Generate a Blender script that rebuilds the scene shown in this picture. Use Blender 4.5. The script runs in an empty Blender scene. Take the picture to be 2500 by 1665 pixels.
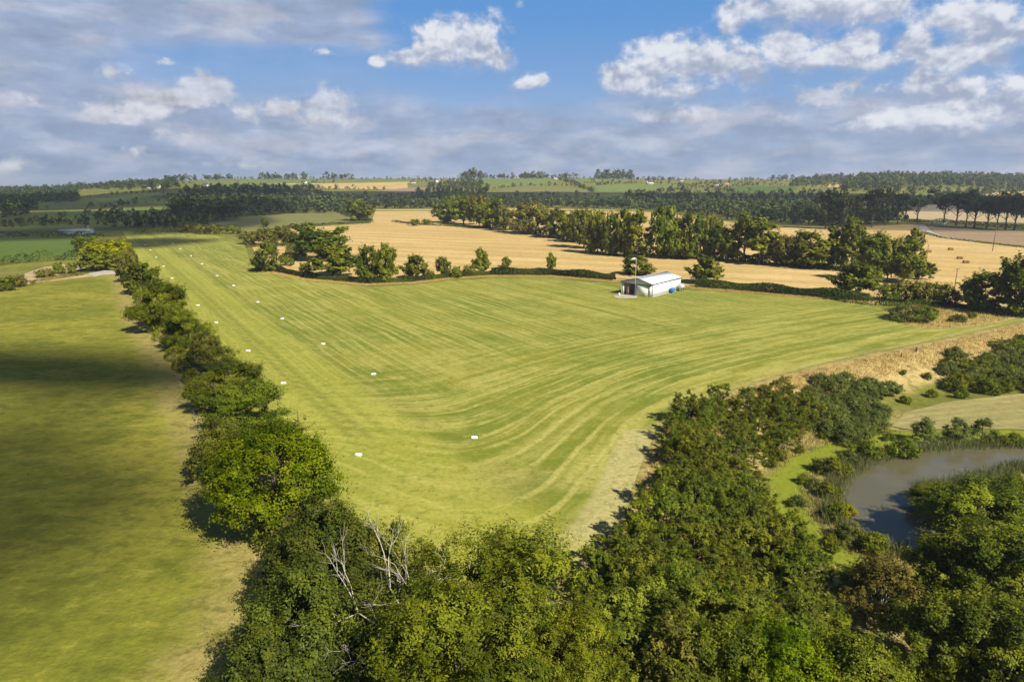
import bpy, bmesh, math, random
import numpy as np
from mathutils import Vector, Matrix, geometry

# ------------------------------------------------------------------ camera, sun, sky
SC = bpy.context.scene
COL = SC.collection
FPX = 2500 / 36.0 * 24.0
CAMZ = 36.0
HOR = 442.0
PITCH = math.atan((832.5 - HOR) / FPX)
cd = bpy.data.cameras.new('camera')
cd.lens = 24; cd.sensor_width = 36; cd.clip_start = 0.5; cd.clip_end = 30000
cam = bpy.data.objects.new('camera', cd); COL.objects.link(cam)
cam.location = (0, 0, CAMZ); cam.rotation_euler = (math.pi / 2 - PITCH, 0, 0)
SC.camera = cam
SUN_EL = math.radians(42); SUN_AZ = math.radians(139)      # clockwise from +Y
SUND = Vector((math.sin(SUN_AZ) * math.cos(SUN_EL), math.cos(SUN_AZ) * math.cos(SUN_EL), math.sin(SUN_EL)))
sl = bpy.data.lights.new('sun', 'SUN'); sl.energy = 5.0; sl.angle = math.radians(0.5); sl.color = (1, .93, .82)
so = bpy.data.objects.new('sun', sl); COL.objects.link(so)
so.rotation_euler = (-SUND).to_track_quat('-Z', 'Y').to_euler()
SC.view_settings.view_transform = 'Standard'; SC.view_settings.look = 'None'
SC.view_settings.gamma = 1; SC.view_settings.exposure = 0.85
cy = SC.cycles
cy.max_bounces = 6; cy.diffuse_bounces = 2; cy.glossy_bounces = 2; cy.transmission_bounces = 3
cy.transparent_max_bounces = 8; cy.volume_bounces = 0
cy.use_denoising = True
cy.caustics_reflective = False; cy.caustics_refractive = False
cy.sample_clamp_indirect = 4

# ------------------------------------------------------------------ node expression helper
class NX:
    def __init__(s, tree): s.t = tree; s.L = tree.links
    def n(s, typ, **kw):
        nd = s.t.nodes.new(typ)
        for k, v in kw.items(): setattr(nd, k, v)
        return nd
    def put(s, inp, v):
        if isinstance(v, bpy.types.NodeSocket): s.L.new(v, inp)
        else: inp.default_value = v
    def m(s, op, a, b=None, c=None, clamp=False):
        nd = s.n('ShaderNodeMath', operation=op); nd.use_clamp = clamp
        for i, v in enumerate((a, b, c)):
            if v is not None: s.put(nd.inputs[i], v)
        return nd.outputs[0]
    def add(s, a, b): return s.m('ADD', a, b)
    def sub(s, a, b): return s.m('SUBTRACT', a, b)
    def mul(s, a, b): return s.m('MULTIPLY', a, b)
    def ss(s, v, a, b, lo=0.0, hi=1.0):
        nd = s.n('ShaderNodeMapRange', interpolation_type='SMOOTHSTEP')
        s.put(nd.inputs[0], v); nd.inputs[1].default_value = a; nd.inputs[2].default_value = b
        nd.inputs[3].default_value = lo; nd.inputs[4].default_value = hi
        return nd.outputs[0]
    def xyz(s, x, y, z=0.0):
        nd = s.n('ShaderNodeCombineXYZ')
        for i, v in enumerate((x, y, z)): s.put(nd.inputs[i], v)
        return nd.outputs[0]
    def sep(s, v):
        nd = s.n('ShaderNodeSeparateXYZ'); s.put(nd.inputs[0], v); return nd.outputs
    def vm(s, op, a, b=None):
        nd = s.n('ShaderNodeVectorMath', operation=op); s.put(nd.inputs[0], a)
        if b is not None: s.put(nd.inputs[1], b)
        return nd.outputs['Value'] if op in ('LENGTH', 'DOT_PRODUCT') else nd.outputs[0]
    def noise(s, vec, scale, detail=4, rough=.55, dist=0.0):
        nd = s.n('ShaderNodeTexNoise'); s.put(nd.inputs['Vector'], vec)
        nd.inputs['Scale'].default_value = scale; nd.inputs['Detail'].default_value = detail
        nd.inputs['Roughness'].default_value = rough; nd.inputs['Distortion'].default_value = dist
        return nd.outputs[0]
    def noisec(s, vec, scale, detail=4, rough=.55):
        s.noise(vec, scale, detail, rough); return s.t.nodes[-1].outputs[1]
    def mix(s, f, a, b):
        nd = s.n('ShaderNodeMix', data_type='RGBA'); s.put(nd.inputs[0], f)
        for i, v in ((6, a), (7, b)):
            if isinstance(v, tuple) and len(v) == 3: v = v + (1,)
            s.put(nd.inputs[i], v)
        return nd.outputs[2]
    def attr(s, name):
        nd = s.n('ShaderNodeAttribute', attribute_name=name); return nd.outputs['Fac']

def px_dir(px, py):
    dx = (px - 1250) / FPX; dz = -(py - 832.5) / FPX
    return np.array([dx, math.cos(PITCH) + dz * math.sin(PITCH), -math.sin(PITCH) + dz * math.cos(PITCH)])

def px_ang(px, py):
    d = px_dir(px, py); d = d / np.linalg.norm(d)
    return math.atan2(d[0], d[1]), math.asin(d[2])

# ------------------------------------------------------------------ world: Nishita sky
W = bpy.data.worlds.new('World'); SC.world = W; W.use_nodes = True
wt = W.node_tree; wt.nodes.clear(); X = NX(wt)
sky = X.n('ShaderNodeTexSky', sky_type='NISHITA'); sky.sun_disc = False
sky.sun_elevation = SUN_EL; sky.sun_rotation = SUN_AZ; sky.altitude = 40; sky.air_density = 1.0
sky.dust_density = 0.3; sky.ozone_density = 4.0
SK = 0.048
hsv = X.n('ShaderNodeHueSaturation'); X.put(hsv.inputs['Color'], sky.outputs[0])
hsv.inputs['Saturation'].default_value = 1.1
bg = X.n('ShaderNodeBackground'); X.put(bg.inputs[0], hsv.outputs[0]); bg.inputs[1].default_value = SK
wo = X.n('ShaderNodeOutputWorld'); X.L.new(bg.outputs[0], wo.inputs[0])
W.cycles.sampling_method = 'MANUAL'; W.cycles.sample_map_resolution = 512

# ------------------------------------------------------------------ the clouds: a glowing shell 15 km out, cloud shading and blue sky painted into its colour
DOMER = 15000.0
def sky_shell():
    m = bpy.data.materials.new('cloudy_sky'); m.use_nodes = True; m.node_tree.nodes.clear(); X = NX(m.node_tree)
    pos = X.n('ShaderNodeNewGeometry').outputs['Position']
    dirv = X.vm('NORMALIZE', X.vm('SUBTRACT', pos, (0, 0, CAMZ)))
    sx, sy, sz = X.sep(dirv)
    U = X.m('ARCTAN2', sx, sy); V = X.m('ARCSINE', sz)
    P0 = X.xyz(U, V, 0.0)
    wn = X.noisec(P0, 11, 2, .5)
    P1 = X.vm('ADD', P0, X.vm('MULTIPLY', X.vm('SUBTRACT', wn, (.5, .5, .5)), (.022, .016, 0)))
    CU = [(1015,150,52,30),(1070,125,62,50),(1150,128,70,56),(1215,150,36,30),(928,161,17,15),(1290,210,36,20),(1320,200,16,18),
      (1530,205,48,44),(1590,180,62,52),(1680,160,62,52),(1760,165,56,50),(1830,180,44,46),(1640,232,120,26),
      (1915,140,48,48),(1980,158,70,28),(2040,140,60,40),(2100,120,46,46),(2150,160,50,26),(1850,35,56,38),(1940,22,90,50),(2070,8,100,56),(2170,30,50,36),(1783,72,20,18),
      (2350,45,46,46),(2400,60,60,48),(2470,82,56,34),(2235,105,34,36),(2270,150,46,26),(2360,150,60,26),(2400,140,26,24),
      (2150,300,46,24),(2230,308,110,26),(2350,300,60,34),(2300,225,90,26),(2270,200,40,24),(2470,260,46,40),(2500,225,40,24)]
    CL = [(500,218,52,26,.95),(440,240,80,22,.9),(350,270,90,20,.85),(270,285,60,16,.8),(262,172,34,22,.7),(415,155,24,14,.65),(812,250,46,24,.98),(790,285,70,26,.7),(690,262,44,22,.9),(600,275,50,34,.45),
      (430,335,60,30,.5),(310,368,50,20,.45),(570,400,60,22,.45),(2010,245,90,34,.65),(1930,290,70,26,.55),(2060,210,90,26,.4),(1650,280,170,26,.5),(870,300,70,30,.4),(1210,75,24,26,.4),(800,130,60,18,.5),(1270,10,26,26,.3),(30,255,60,18,.6),(20,410,60,22,.5)]
    def blob(px, py, rx, ry, flat=1.35):
        u0, v0 = px_ang(px, py); a = rx * 1.42 / FPX; b = ry * 1.5 / FPX
        q = X.vm('MULTIPLY', X.vm('SUBTRACT', P1, (u0, v0, 0)), (1 / a, 1 / b, 0))
        qx, qy, qz = X.sep(q)
        qy2 = X.m('MAXIMUM', qy, X.mul(qy, -flat)) if flat != 1 else qy
        return X.sub(1.0, X.vm('LENGTH', X.xyz(qx, qy2, 0.0))), qy
    F = HS = WS = None
    for c in CU:
        wv, qy = blob(*c)
        F = wv if F is None else X.m('SMOOTH_MAX', F, wv, .15)
        cw = X.m('POWER', X.m('MAXIMUM', X.add(wv, .45), 0.0), 2.0)
        h = X.mul(cw, qy)
        HS = h if HS is None else X.add(HS, h); WS = cw if WS is None else X.add(WS, cw)
    HT = X.m('DIVIDE', HS, X.add(WS, .001))
    PS = X.vm('MULTIPLY', P1, (1.0, 1.2, 1.0))
    B0 = X.noise(PS, 26, 7, .55)
    R0 = X.noise(PS, 22, 3, .5); R1 = X.noise(X.vm('ADD', PS, (.004, .009, 0)), 22, 3, .5)
    rel = X.sub(R0, R1)
    Bh = X.noise(PS, 75, 5, .6)
    den = X.add(X.add(F, X.mul(X.sub(B0, .43), 1.7)), X.mul(X.sub(Bh, .5), .55))
    soft = X.add(.60, X.mul(X.m('MAXIMUM', X.sub(.1, HT), 0.0), 1.5))
    acu = X.m('DIVIDE', X.add(den, .0), soft, clamp=True); acu = X.ss(acu, 0, 1)
    lum = X.add(X.add(.40, X.mul(HT, .80)), X.add(X.mul(rel, 3.0), X.mul(X.sub(Bh, .5), .9)))  # bright tops, grey bases and sunward relief painted into the cloud colour
    lum = X.ss(lum, .0, 1.0)
    G_ = None
    for c in CL:
        wv, qy = blob(c[0], c[1], c[2] * 1.0, c[3] * 1.1, 1.5)
        wv = X.sub(wv, 1 - c[4])
        G_ = wv if G_ is None else X.m('SMOOTH_MAX', G_, wv, .12)
    d2 = X.add(X.add(G_, X.mul(X.sub(B0, .52), 2.2)), X.mul(X.sub(Bh, .5), .8))
    ac2 = X.ss(d2, -.15, .5)
    PL = X.vm('MULTIPLY', P1, (1.0, 3.0, 1.0))
    nl = X.noise(PL, 7, 5, .5); nl2 = X.noise(PL, 12, 7, .6); nl3 = X.noise(X.vm('ADD', PL, (3, 1, 0)), 10, 4, .5)
    def vpx(py): return px_ang(1250, py)[1]
    def upx(px): return px_ang(px, 300)[0]
    band = X.ss(V, vpx(150), vpx(340))
    bandm = X.ss(X.add(band, X.mul(X.sub(nl, .5), 1.3)), .30, .85)
    leftm = X.ss(U, upx(1120), upx(700))
    lsheet = X.ss(X.add(X.mul(leftm, X.ss(V, vpx(330), vpx(120), .62, 1.0)), X.mul(X.sub(nl, .5), 1.0)), .16, .62)
    blueh, _ = blob(700, 175, 260, 38, 1)
    lsheet = X.mul(lsheet, X.ss(X.add(blueh, X.mul(X.sub(nl, .5), .8)), -.25, .35, 1.0, .2))
    sheet = X.m('MAXIMUM', X.mul(bandm, .95), X.mul(lsheet, .97))
    shl = X.add(.98, X.add(X.mul(X.sub(nl2, .5), .80), X.mul(X.sub(Bh, .5), .22)))
    UN = 1 / (2 ** .85)
    def cmul(c): return tuple(v * UN for v in c)
    def colmul(col, f):
        nd = X.n('ShaderNodeVectorMath', operation='SCALE'); X.put(nd.inputs[0], col); X.put(nd.inputs['Scale'], f); return nd.outputs[0]
    shc = colmul(X.mix(X.ss(nl3, .42, .66), cmul((.330, .415, .585)), cmul((.500, .540, .665))), shl)
    d2l = X.add(X.add(.92, X.mul(rel, 1.6)), X.mul(X.ss(V, vpx(440), vpx(200)), .10))
    c2 = X.mix(ac2, shc, colmul(cmul((.62, .635, .70)), d2l))
    c3 = X.mix(acu, c2, X.mix(lum, cmul((.370, .425, .570)), cmul((.78, .81, .87))))
    clear = X.mix(X.ss(V, vpx(430), vpx(-40)), cmul((.34, .47, .71)), cmul((.115, .325, .720)))
    al = X.m('MAXIMUM', X.m('MAXIMUM', sheet, X.mul(ac2, .85)), X.mul(acu, .98))
    c3 = X.mix(al, clear, c3); al = X.add(.82, X.mul(al, .18))
    al = X.mul(al, X.mul(X.ss(V, math.radians(19.5), math.radians(16)), X.ss(X.m('ABSOLUTE', U), math.radians(58), math.radians(50))))
    em = X.n('ShaderNodeEmission'); X.put(em.inputs[0], c3); tr = X.n('ShaderNodeBsdfTransparent')
    mx = X.n('ShaderNodeMixShader'); X.put(mx.inputs[0], al); X.L.new(tr.outputs[0], mx.inputs[1]); X.L.new(em.outputs[0], mx.inputs[2])
    o = X.n('ShaderNodeOutputMaterial'); X.L.new(mx.outputs[0], o.inputs[0])
    vs = []; fs = []; na = 80; ne = 16
    for j in range(ne + 1):
        e = math.radians(-2.5 + 22.5 * j / ne)
        for i in range(na + 1):
            a = math.radians(-60 + 120 * i / na)
            vs.append((DOMER * math.cos(e) * math.sin(a), DOMER * math.cos(e) * math.cos(a), CAMZ + DOMER * math.sin(e)))
    for j in range(ne):
        for i in range(na): k = j * (na + 1) + i; fs.append((k, k + 1, k + na + 2, k + na + 1))
    me = bpy.data.meshes.new('sky'); me.from_pydata(vs, [], fs); me.materials.append(m); m.cycles.emission_sampling = 'NONE'
    me.polygons.foreach_set('use_smooth', np.ones(len(me.polygons), bool))
    o = bpy.data.objects.new('sky', me); COL.objects.link(o); o['kind'] = 'structure'
    o.visible_shadow = True
sky_shell()

# ------------------------------------------------------------------ terrain
def segdist(P, poly, closed=True):
    P = np.asarray(P, float); A = np.asarray(poly, float)
    B = np.roll(A, -1, 0) if closed else A[1:]; A = A if closed else A[:-1]
    d = np.full(len(P), 1e18)
    for a, b in zip(A, B):
        ab = b - a; t = np.clip(((P - a) @ ab) / (ab @ ab), 0, 1)
        q = P - (a + t[:, None] * ab); d = np.minimum(d, (q * q).sum(1))
    return np.sqrt(d)
def inside(P, poly):
    P = np.asarray(P, float); r = np.zeros(len(P), bool); n = len(poly)
    for i in range(n):
        x1, y1 = poly[i]; x2, y2 = poly[(i + 1) % n]
        if y1 == y2: continue
        c = ((y1 > P[:, 1]) != (y2 > P[:, 1])) & (P[:, 0] < (x2 - x1) * (P[:, 1] - y1) / (y2 - y1) + x1)
        r ^= c
    return r
def softdist(P, poly, k=7.0):
    P = np.asarray(P, float); A = np.asarray(poly, float); acc = np.zeros(len(P)); w = 0
    for a, b in zip(A[:-1], A[1:]):
        L = np.linalg.norm(b - a); n = max(1, int(L / 3))
        for j in range(n):
            q = a + (b - a) * (j + .5) / n; d = np.linalg.norm(P - q, axis=1); acc += np.exp(-d / k) * L / n
    return -k * np.log(acc / (k * 2.0) + 1e-30)
def sdist(P, poly):
    d = segdist(P, poly); return np.where(inside(P, poly), d, -d)
def G0(px, py, z=0.0):
    d = px_dir(px, py); t = (z - CAMZ) / d[2]; return (d[0] * t, d[1] * t)
def smooth(t): t = np.clip(t, 0, 1); return t * t * (3 - 2 * t)
EDGE_PX = [(2900,700),(2700,740),(2480,785),(2390,806),(2300,825),(2200,846),(2100,866),(2000,888),(1900,915),(1820,940),(1760,960),(1690,985),(1640,1015),(1600,1060),(1570,1120),(1548,1180),(1525,1240),(1480,1310),(1400,1380),(1300,1440)]
EDGE = [G0(*p) for p in EDGE_PX]
BAS = [G0(p[0] + 14, p[1] + 6) for p in EDGE_PX[:]] + [(18, 44), (22, 20), (40, -40), (420, -40), (420, 250)]
CRX = np.array([-3, -1.0, -.75, -.62, -.5, -.4, -.2, 0, .06, .2, .3, .42, .55, .75, 1.0, 3])
CRZ = np.array([2, 3, 6, 14, 34, 42, 42, 43, 46, 41, 40, 40, 44, 40, 40, 36.0])
def hgt(x, y):
    x = np.atleast_1d(np.asarray(x, float)); y = np.atleast_1d(np.asarray(y, float))
    P = np.stack([x, y], 1)
    z = np.zeros(len(x))
    nr = (y < 260) & (x > -5) & (x < 440)
    if nr.any():
        s = sdist(P[nr], BAS); k = np.maximum(.35, 1 - 0 * s)
        z[nr] -= 4.6 * smooth(s / 15.0)
    a = x / np.maximum(y, 1)
    zc = np.interp(a, CRX, CRZ)
    r = smooth((y - 860) / 1150.) * .55 + np.clip((y - 860) / 1150., 0, 1) * .45
    z += zc * r
    z -= np.clip(y - 2020, 0, 1500) * .03
    z += np.clip((y - 900) / 400, 0, 1) * 2.0 * np.sin(x * .006 + 1) * np.sin(y * .008)
    return z
def G(px, py):
    """ground point seen at photo pixel (px, py)"""
    d = px_dir(px, py); 
    t = np.concatenate([np.arange(20, 300, .5), np.geomspace(300, 6000, 2500)])
    z = CAMZ + d[2] * t
    g = hgt(d[0] * t, d[1] * t)
    k = np.nonzero(z <= g)[0]
    if len(k) == 0:
        k = [int(np.argmin(z - g))]
    i = k[0]
    if i > 0 and z[i] <= g[i]:
        a0 = z[i-1] - g[i-1]; a1 = z[i] - g[i]; tt = t[i-1] + (t[i] - t[i-1]) * a0 / (a0 - a1 + 1e-9)
    else: tt = t[i]
    return d[0] * tt, d[1] * tt
def gz(x, y): return float(hgt(x, y)[0])

# ------------------------------------------------------------------ object helpers
def tag(o, label=None, cat=None, group=None, kind=None):
    if label: o['label'] = label
    if cat: o['category'] = cat
    if group: o['group'] = group
    if kind: o['kind'] = kind
    return o
def empty(name, loc, rz=0, sc=(1, 1, 1)):
    o = bpy.data.objects.new(name, None); COL.objects.link(o); o.empty_display_size = .5
    o.location = loc; o.rotation_euler = (0, 0, rz); o.scale = sc; return o
def link(name, me, parent=None, mat=None):
    o = bpy.data.objects.new(name, me); COL.objects.link(o)
    if parent is not None: o.parent = parent
    if mat is not None and len(me.materials) == 0: me.materials.append(mat)
    return o
def copy_tree(o, parent=None):
    c = o.copy(); COL.objects.link(c); c.parent = parent
    for ch in list(o.children): copy_tree(ch, c)
    return c
def np_mesh(name, verts, faces, attrs=None, uv=None, smooth_=False):
    me = bpy.data.meshes.new(name); verts = np.asarray(verts, np.float32)
    nv = len(verts); me.vertices.add(nv); me.vertices.foreach_set('co', verts.ravel())
    if isinstance(faces, np.ndarray):
        nf, k = faces.shape; me.loops.add(nf * k); me.loops.foreach_set('vertex_index', faces.ravel().astype(np.int32))
        me.polygons.add(nf); me.polygons.foreach_set('loop_start', np.arange(nf, dtype=np.int32) * k)
    else:
        ln = np.array([len(f) for f in faces], np.int32); idx = np.concatenate([np.asarray(f, np.int32) for f in faces])
        me.loops.add(len(idx)); me.loops.foreach_set('vertex_index', idx)
        me.polygons.add(len(ln)); me.polygons.foreach_set('loop_start', np.concatenate([[0], np.cumsum(ln)[:-1]]).astype(np.int32))
    me.update(calc_edges=True)
    if attrs:
        for k, v in attrs.items():
            a = me.attributes.new(k, 'FLOAT', 'POINT'); a.data.foreach_set('value', np.asarray(v, np.float32))
    if smooth_: me.polygons.foreach_set('use_smooth', np.ones(len(me.polygons), bool))
    me.validate(); return me

class MB:
    """collects boxes, tubes and prisms into one mesh"""
    def __init__(s): s.v = []; s.f = []
    def _a(s, vs, fs):
        b = len(s.v); s.v += [tuple(v) for v in vs]; s.f += [tuple(b + i for i in f) for f in fs]; return s
    def box(s, c, d, M=None):
        x, y, z = c; a, b, h = d[0] / 2, d[1] / 2, d[2] / 2
        vs = [Vector((x + i * a, y + j * b, z + k * h)) for k in (-1, 1) for j in (-1, 1) for i in (-1, 1)]
        if M: vs = [M @ v for v in vs]
        return s._a(vs, [(0,2,3,1),(4,5,7,6),(0,1,5,4),(2,6,7,3),(0,4,6,2),(1,3,7,5)])
    def tube(s, pts, rad, n=8):
        pts = [Vector(p) for p in pts]; vs = []; fs = []
        if not hasattr(rad, '__len__'): rad = [rad] * len(pts)
        for i, p in enumerate(pts):
            t = (pts[min(i + 1, len(pts) - 1)] - pts[max(i - 1, 0)]).normalized()
            u = t.cross(Vector((0, 0, 1)) if abs(t.z) < .9 else Vector((1, 0, 0))).normalized(); w = t.cross(u)
            for k in range(n):
                a = 2 * math.pi * k / n; vs.append(p + (u * math.cos(a) + w * math.sin(a)) * rad[i])
        for i in range(len(pts) - 1):
            for k in range(n):
                k2 = (k + 1) % n; fs.append((i * n + k, i * n + k2, (i + 1) * n + k2, (i + 1) * n + k))
        fs.append(tuple(range(n))[::-1]); fs.append(tuple((len(pts) - 1) * n + k for k in range(n)))
        return s._a(vs, fs)
    def prism(s, prof, y0, y1):
        """profile in x,z extruded along y"""
        n = len(prof); vs = [(x, y0, z) for x, z in prof] + [(x, y1, z) for x, z in prof]
        fs = [tuple(range(n)), tuple(range(2 * n - 1, n - 1, -1))]
        for i in range(n): j = (i + 1) % n; fs.append((i, i + n, j + n, j))
        return s._a(vs, fs)
    def build(s, name, mat, parent=None, bevel=0, sm=False):
        me = np_mesh(name, s.v, s.f, smooth_=sm)
        bm = bmesh.new(); bm.from_mesh(me)
        bmesh.ops.recalc_face_normals(bm, faces=bm.faces)
        if bevel: bmesh.ops.bevel(bm, geom=list(bm.edges), offset=bevel, segments=1, affect='EDGES')
        bm.to_mesh(me); bm.free()
        return link(name, me, parent, mat)

# ------------------------------------------------------------------ materials
def newmat(name):
    m = bpy.data.materials.new(name); m.use_nodes = True; m.node_tree.nodes.clear(); return m, NX(m.node_tree)
def fin(X, bsdf):
    o = X.n('ShaderNodeOutputMaterial'); X.L.new(bsdf, o.inputs[0])
def princ(X, col, rough=.8, spec=.3, bump=None, bstr=.3, bdist=.1, metal=0):
    p = X.n('ShaderNodeBsdfPrincipled')
    if isinstance(col, tuple) and len(col) == 3: col = col + (1,)
    X.put(p.inputs['Base Color'], col); X.put(p.inputs['Roughness'], rough)
    p.inputs['Specular IOR Level'].default_value = spec; p.inputs['Metallic'].default_value = metal
    if bump is not None:
        b = X.n('ShaderNodeBump'); b.inputs['Strength'].default_value = bstr; b.inputs['Distance'].default_value = bdist
        X.put(b.inputs['Height'], bump); X.L.new(b.outputs[0], p.inputs['Normal'])
    return p.outputs[0]
def simple(name, col, rough=.6, spec=.4, var=.12, scale=3, metal=0):
    m, X = newmat(name); tc = X.n('ShaderNodeTexCoord').outputs['Object']
    n = X.noise(tc, scale, 5, .6)
    c2 = tuple(c * (1 - var * 2) for c in col)
    c = X.mix(X.ss(n, .35, .65), c2, col)
    fin(X, princ(X, c, rough, spec, metal=metal)); return m
def leafmat(name, dark, light, trans=.25, rnd=.35, rough=.55, hue=.03):
    m, X = newmat(name)
    t = X.attr('tint'); oi = X.n('ShaderNodeObjectInfo')
    c = X.mix(X.ss(t, 0.0, 1.0), dark, light)
    hs = X.n('ShaderNodeHueSaturation'); X.put(hs.inputs['Color'], c)
    X.put(hs.inputs['Value'], X.add(1 - rnd / 2, X.mul(oi.outputs['Random'], rnd)))
    r2 = X.m('FRACT', X.mul(oi.outputs['Random'], 7.31))
    X.put(hs.inputs['Hue'], X.add(.5 - hue / 2, X.mul(r2, hue)))
    hs.inputs['Saturation'].default_value = 1.12
    p = princ(X, hs.outputs[0], rough, .08)
    tr = X.n('ShaderNodeBsdfTranslucent'); X.put(tr.inputs[0], colX(X, hs.outputs[0], (1.25, 1.3, .6)))
    mx = X.n('ShaderNodeMixShader'); mx.inputs[0].default_value = trans
    X.L.new(p, mx.inputs[1]); X.L.new(tr.outputs[0], mx.inputs[2]); fin(X, mx.outputs[0]); return m
def colX(X, col, k):
    return X.vm('MULTIPLY', col, k)

LEAF = dict(
    midd=leafmat('leaf_field_tree', (.062, .080, .014), (.225, .238, .040)),
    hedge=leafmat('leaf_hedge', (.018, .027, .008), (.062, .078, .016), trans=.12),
    mid=leafmat('leaf_mid_green', (.054, .072, .013), (.195, .215, .032)),
    bright=leafmat('leaf_bright_green', (.056, .084, .009), (.195, .225, .020), trans=.3),
    dark=leafmat('leaf_dark_green', (.028, .042, .011), (.110, .130, .024)),
    olive=leafmat('leaf_olive', (.075, .078, .018), (.230, .215, .048)),
    willow=leafmat('leaf_yellow_green', (.056, .076, .012), (.205, .222, .034), trans=.3),
    plant=leafmat('leaf_plantation', (.062, .080, .016), (.215, .232, .040), hue=.04, rnd=.45),
    gorse=leafmat('leaf_gorse', (.052, .070, .022), (.170, .190, .050)),
    autumn=leafmat('leaf_autumn', (.080, .072, .018), (.225, .200, .050)),
    yellow=leafmat('leaf_yellow', (.110, .110, .008), (.340, .310, .020), trans=.3),
    pine=leafmat('pine_needle', (.014, .022, .012), (.045, .058, .024), trans=.1),
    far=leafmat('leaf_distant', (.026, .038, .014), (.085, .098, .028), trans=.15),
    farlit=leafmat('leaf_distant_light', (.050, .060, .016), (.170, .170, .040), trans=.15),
    reed=leafmat('reed_blade', (.090, .105, .040), (.230, .240, .105), trans=.2),
    straw=leafmat('dry_grass_blade', (.260, .180, .060), (.520, .390, .160), trans=.2),
)
BARK = simple('bark', (.16, .135, .10), .9, .1, .3, 6)
PALE = simple('dead_wood', (.48, .44, .34), .85, .1, .2, 8)
PBARK = simple('pine_bark', (.15, .085, .055), .9, .1, .3, 4)

def geo_xy(X):
    return X.n('ShaderNodeNewGeometry').outputs['Position']
# --- airfield grass: mown in lines
RDIR = np.array([-.531, .847]); RDIR /= np.linalg.norm(RDIR); RN = np.array([RDIR[1], -RDIR[0]])
def mat_airfield():
    m, X = newmat('mown_grass'); pos = geo_xy(X); x, y, z = X.sep(pos)
    ac = X.add(X.mul(x, float(RN[0])), X.mul(y, float(RN[1]))); al = X.add(X.mul(x, float(RDIR[0])), X.mul(y, float(RDIR[1])))
    wob = X.mul(X.sub(X.noise(pos, .02, 2), .5), 5.0)
    acw = X.add(ac, wob); ed = X.attr('edge'); edw = X.add(ed, X.mul(X.sub(X.noise(pos, .05, 2), .5), 2.0))
    s1 = X.noise(X.xyz(X.mul(acw, .42), X.mul(al, .014), 0.0), 1.0, 5, .66)
    s1b = X.noise(X.xyz(X.mul(acw, 1.25), X.mul(al, .03), 3.0), 1.0, 2, .5)
    s2 = X.noise(X.xyz(X.mul(edw, .48), X.mul(x, .03), X.mul(y, .03)), 1.0, 3, .6)
    s2b = X.noise(X.xyz(X.mul(edw, 1.2), X.mul(x, .06), X.mul(y, .06)), 1.0, 2, .5)
    mk = X.ss(X.add(ed, X.mul(X.sub(X.noise(pos, .03, 2), .5), 30)), 62, 16)
    st = X.add(X.mul(X.sub(1, mk), X.add(X.mul(s1, .62), X.mul(s1b, .38))), X.mul(mk, X.add(X.mul(s2, .62), X.mul(s2b, .38))))
    def lines(c, w, vec):
        q = X.mul(c, 1 / w); fr = X.m('FRACT', q); idn = X.m('FLOOR', q)
        wn = X.n('ShaderNodeTexWhiteNoise', noise_dimensions='1D'); X.put(wn.inputs['W'], idn)
        ln_ = X.ss(X.m('ABSOLUTE', X.sub(fr, .5)), .34, .45)
        msk = X.ss(X.noise(vec, 1.0, 4, .65), .38, .56)
        return X.mul(ln_, msk), wn.outputs[0]
    L1, R1 = lines(X.add(acw, X.mul(X.sub(X.noise(pos, .09, 2), .5), .8)), 2.1, X.xyz(X.mul(acw, .16), X.mul(al, .035), 5.0))
    L2, R2 = lines(X.add(edw, X.mul(X.sub(X.noise(pos, .09, 2), .5), .8)), 2.4, X.xyz(X.mul(x, .07), X.mul(y, .07), 7.0))
    pat = X.noise(pos, .028, 5, .6); pat2 = X.noise(X.xyz(X.mul(x, .5), y, 9.0), .16, 6, .7); fine = X.noise(pos, 1.6, 5, .7)
    g1 = X.mix(X.ss(pat, .34, .62), (.110, .142, .010), (.200, .196, .022))
    g2 = X.mix(X.ss(X.add(X.mul(st, .7), X.mul(pat2, .3)), .44, .62, 0, .85), g1, (.365, .330, .080))
    g3 = X.mix(X.ss(st, .47, .33, 0, .6), g2, (.120, .155, .010))
    Lm = X.add(X.mul(X.sub(1, mk), L1), X.mul(mk, L2)); Rm = X.add(X.mul(X.sub(1, mk), R1), X.mul(mk, R2))
    g3 = X.mix(X.ss(Rm, .55, .95, 0, .34), g3, (.10, .135, .010))
    g3 = X.mix(X.mul(Lm, .62), g3, (.40, .36, .10))
    # brown, scuffed turning area and the worn track by the edge
    dry = X.attr('dry')
    g4 = X.mix(X.mul(X.ss(X.add(dry, X.mul(X.sub(pat2, .5), 1.0)), .35, .95), .45), g3, (.330, .275, .085))
    trk = X.attr('track')
    g5 = X.mix(X.mul(X.ss(X.add(trk, X.mul(X.sub(fine, .5), .5)), .3, .8), .75), g4, (.40, .34, .15))
    run = X.attr('strip')
    g6 = X.mix(X.mul(X.ss(X.add(run, X.mul(X.sub(pat, .5), .5)), .2, .9), .55), g5, (.320, .315, .045))
    wh = X.attr('wheel')
    g7 = X.mix(X.mul(wh, .75), g6, (.105, .118, .012))
    f2 = X.noise(pos, .55, 4, .75)
    g8 = X.mix(X.ss(f2, .52, .70, 0, .45), g7, (.38, .34, .09))
    g8 = X.mix(X.ss(f2, .48, .34, 0, .50), g8, (.095, .125, .010))
    col = X.mix(X.ss(fine, .35, .7, 0, .42), g8, (.09, .11, .02))
    fin(X, princ(X, col, .9, .12, bump=X.add(fine, X.mul(st, 1.2)), bstr=.5, bdist=.12)); return m
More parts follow.
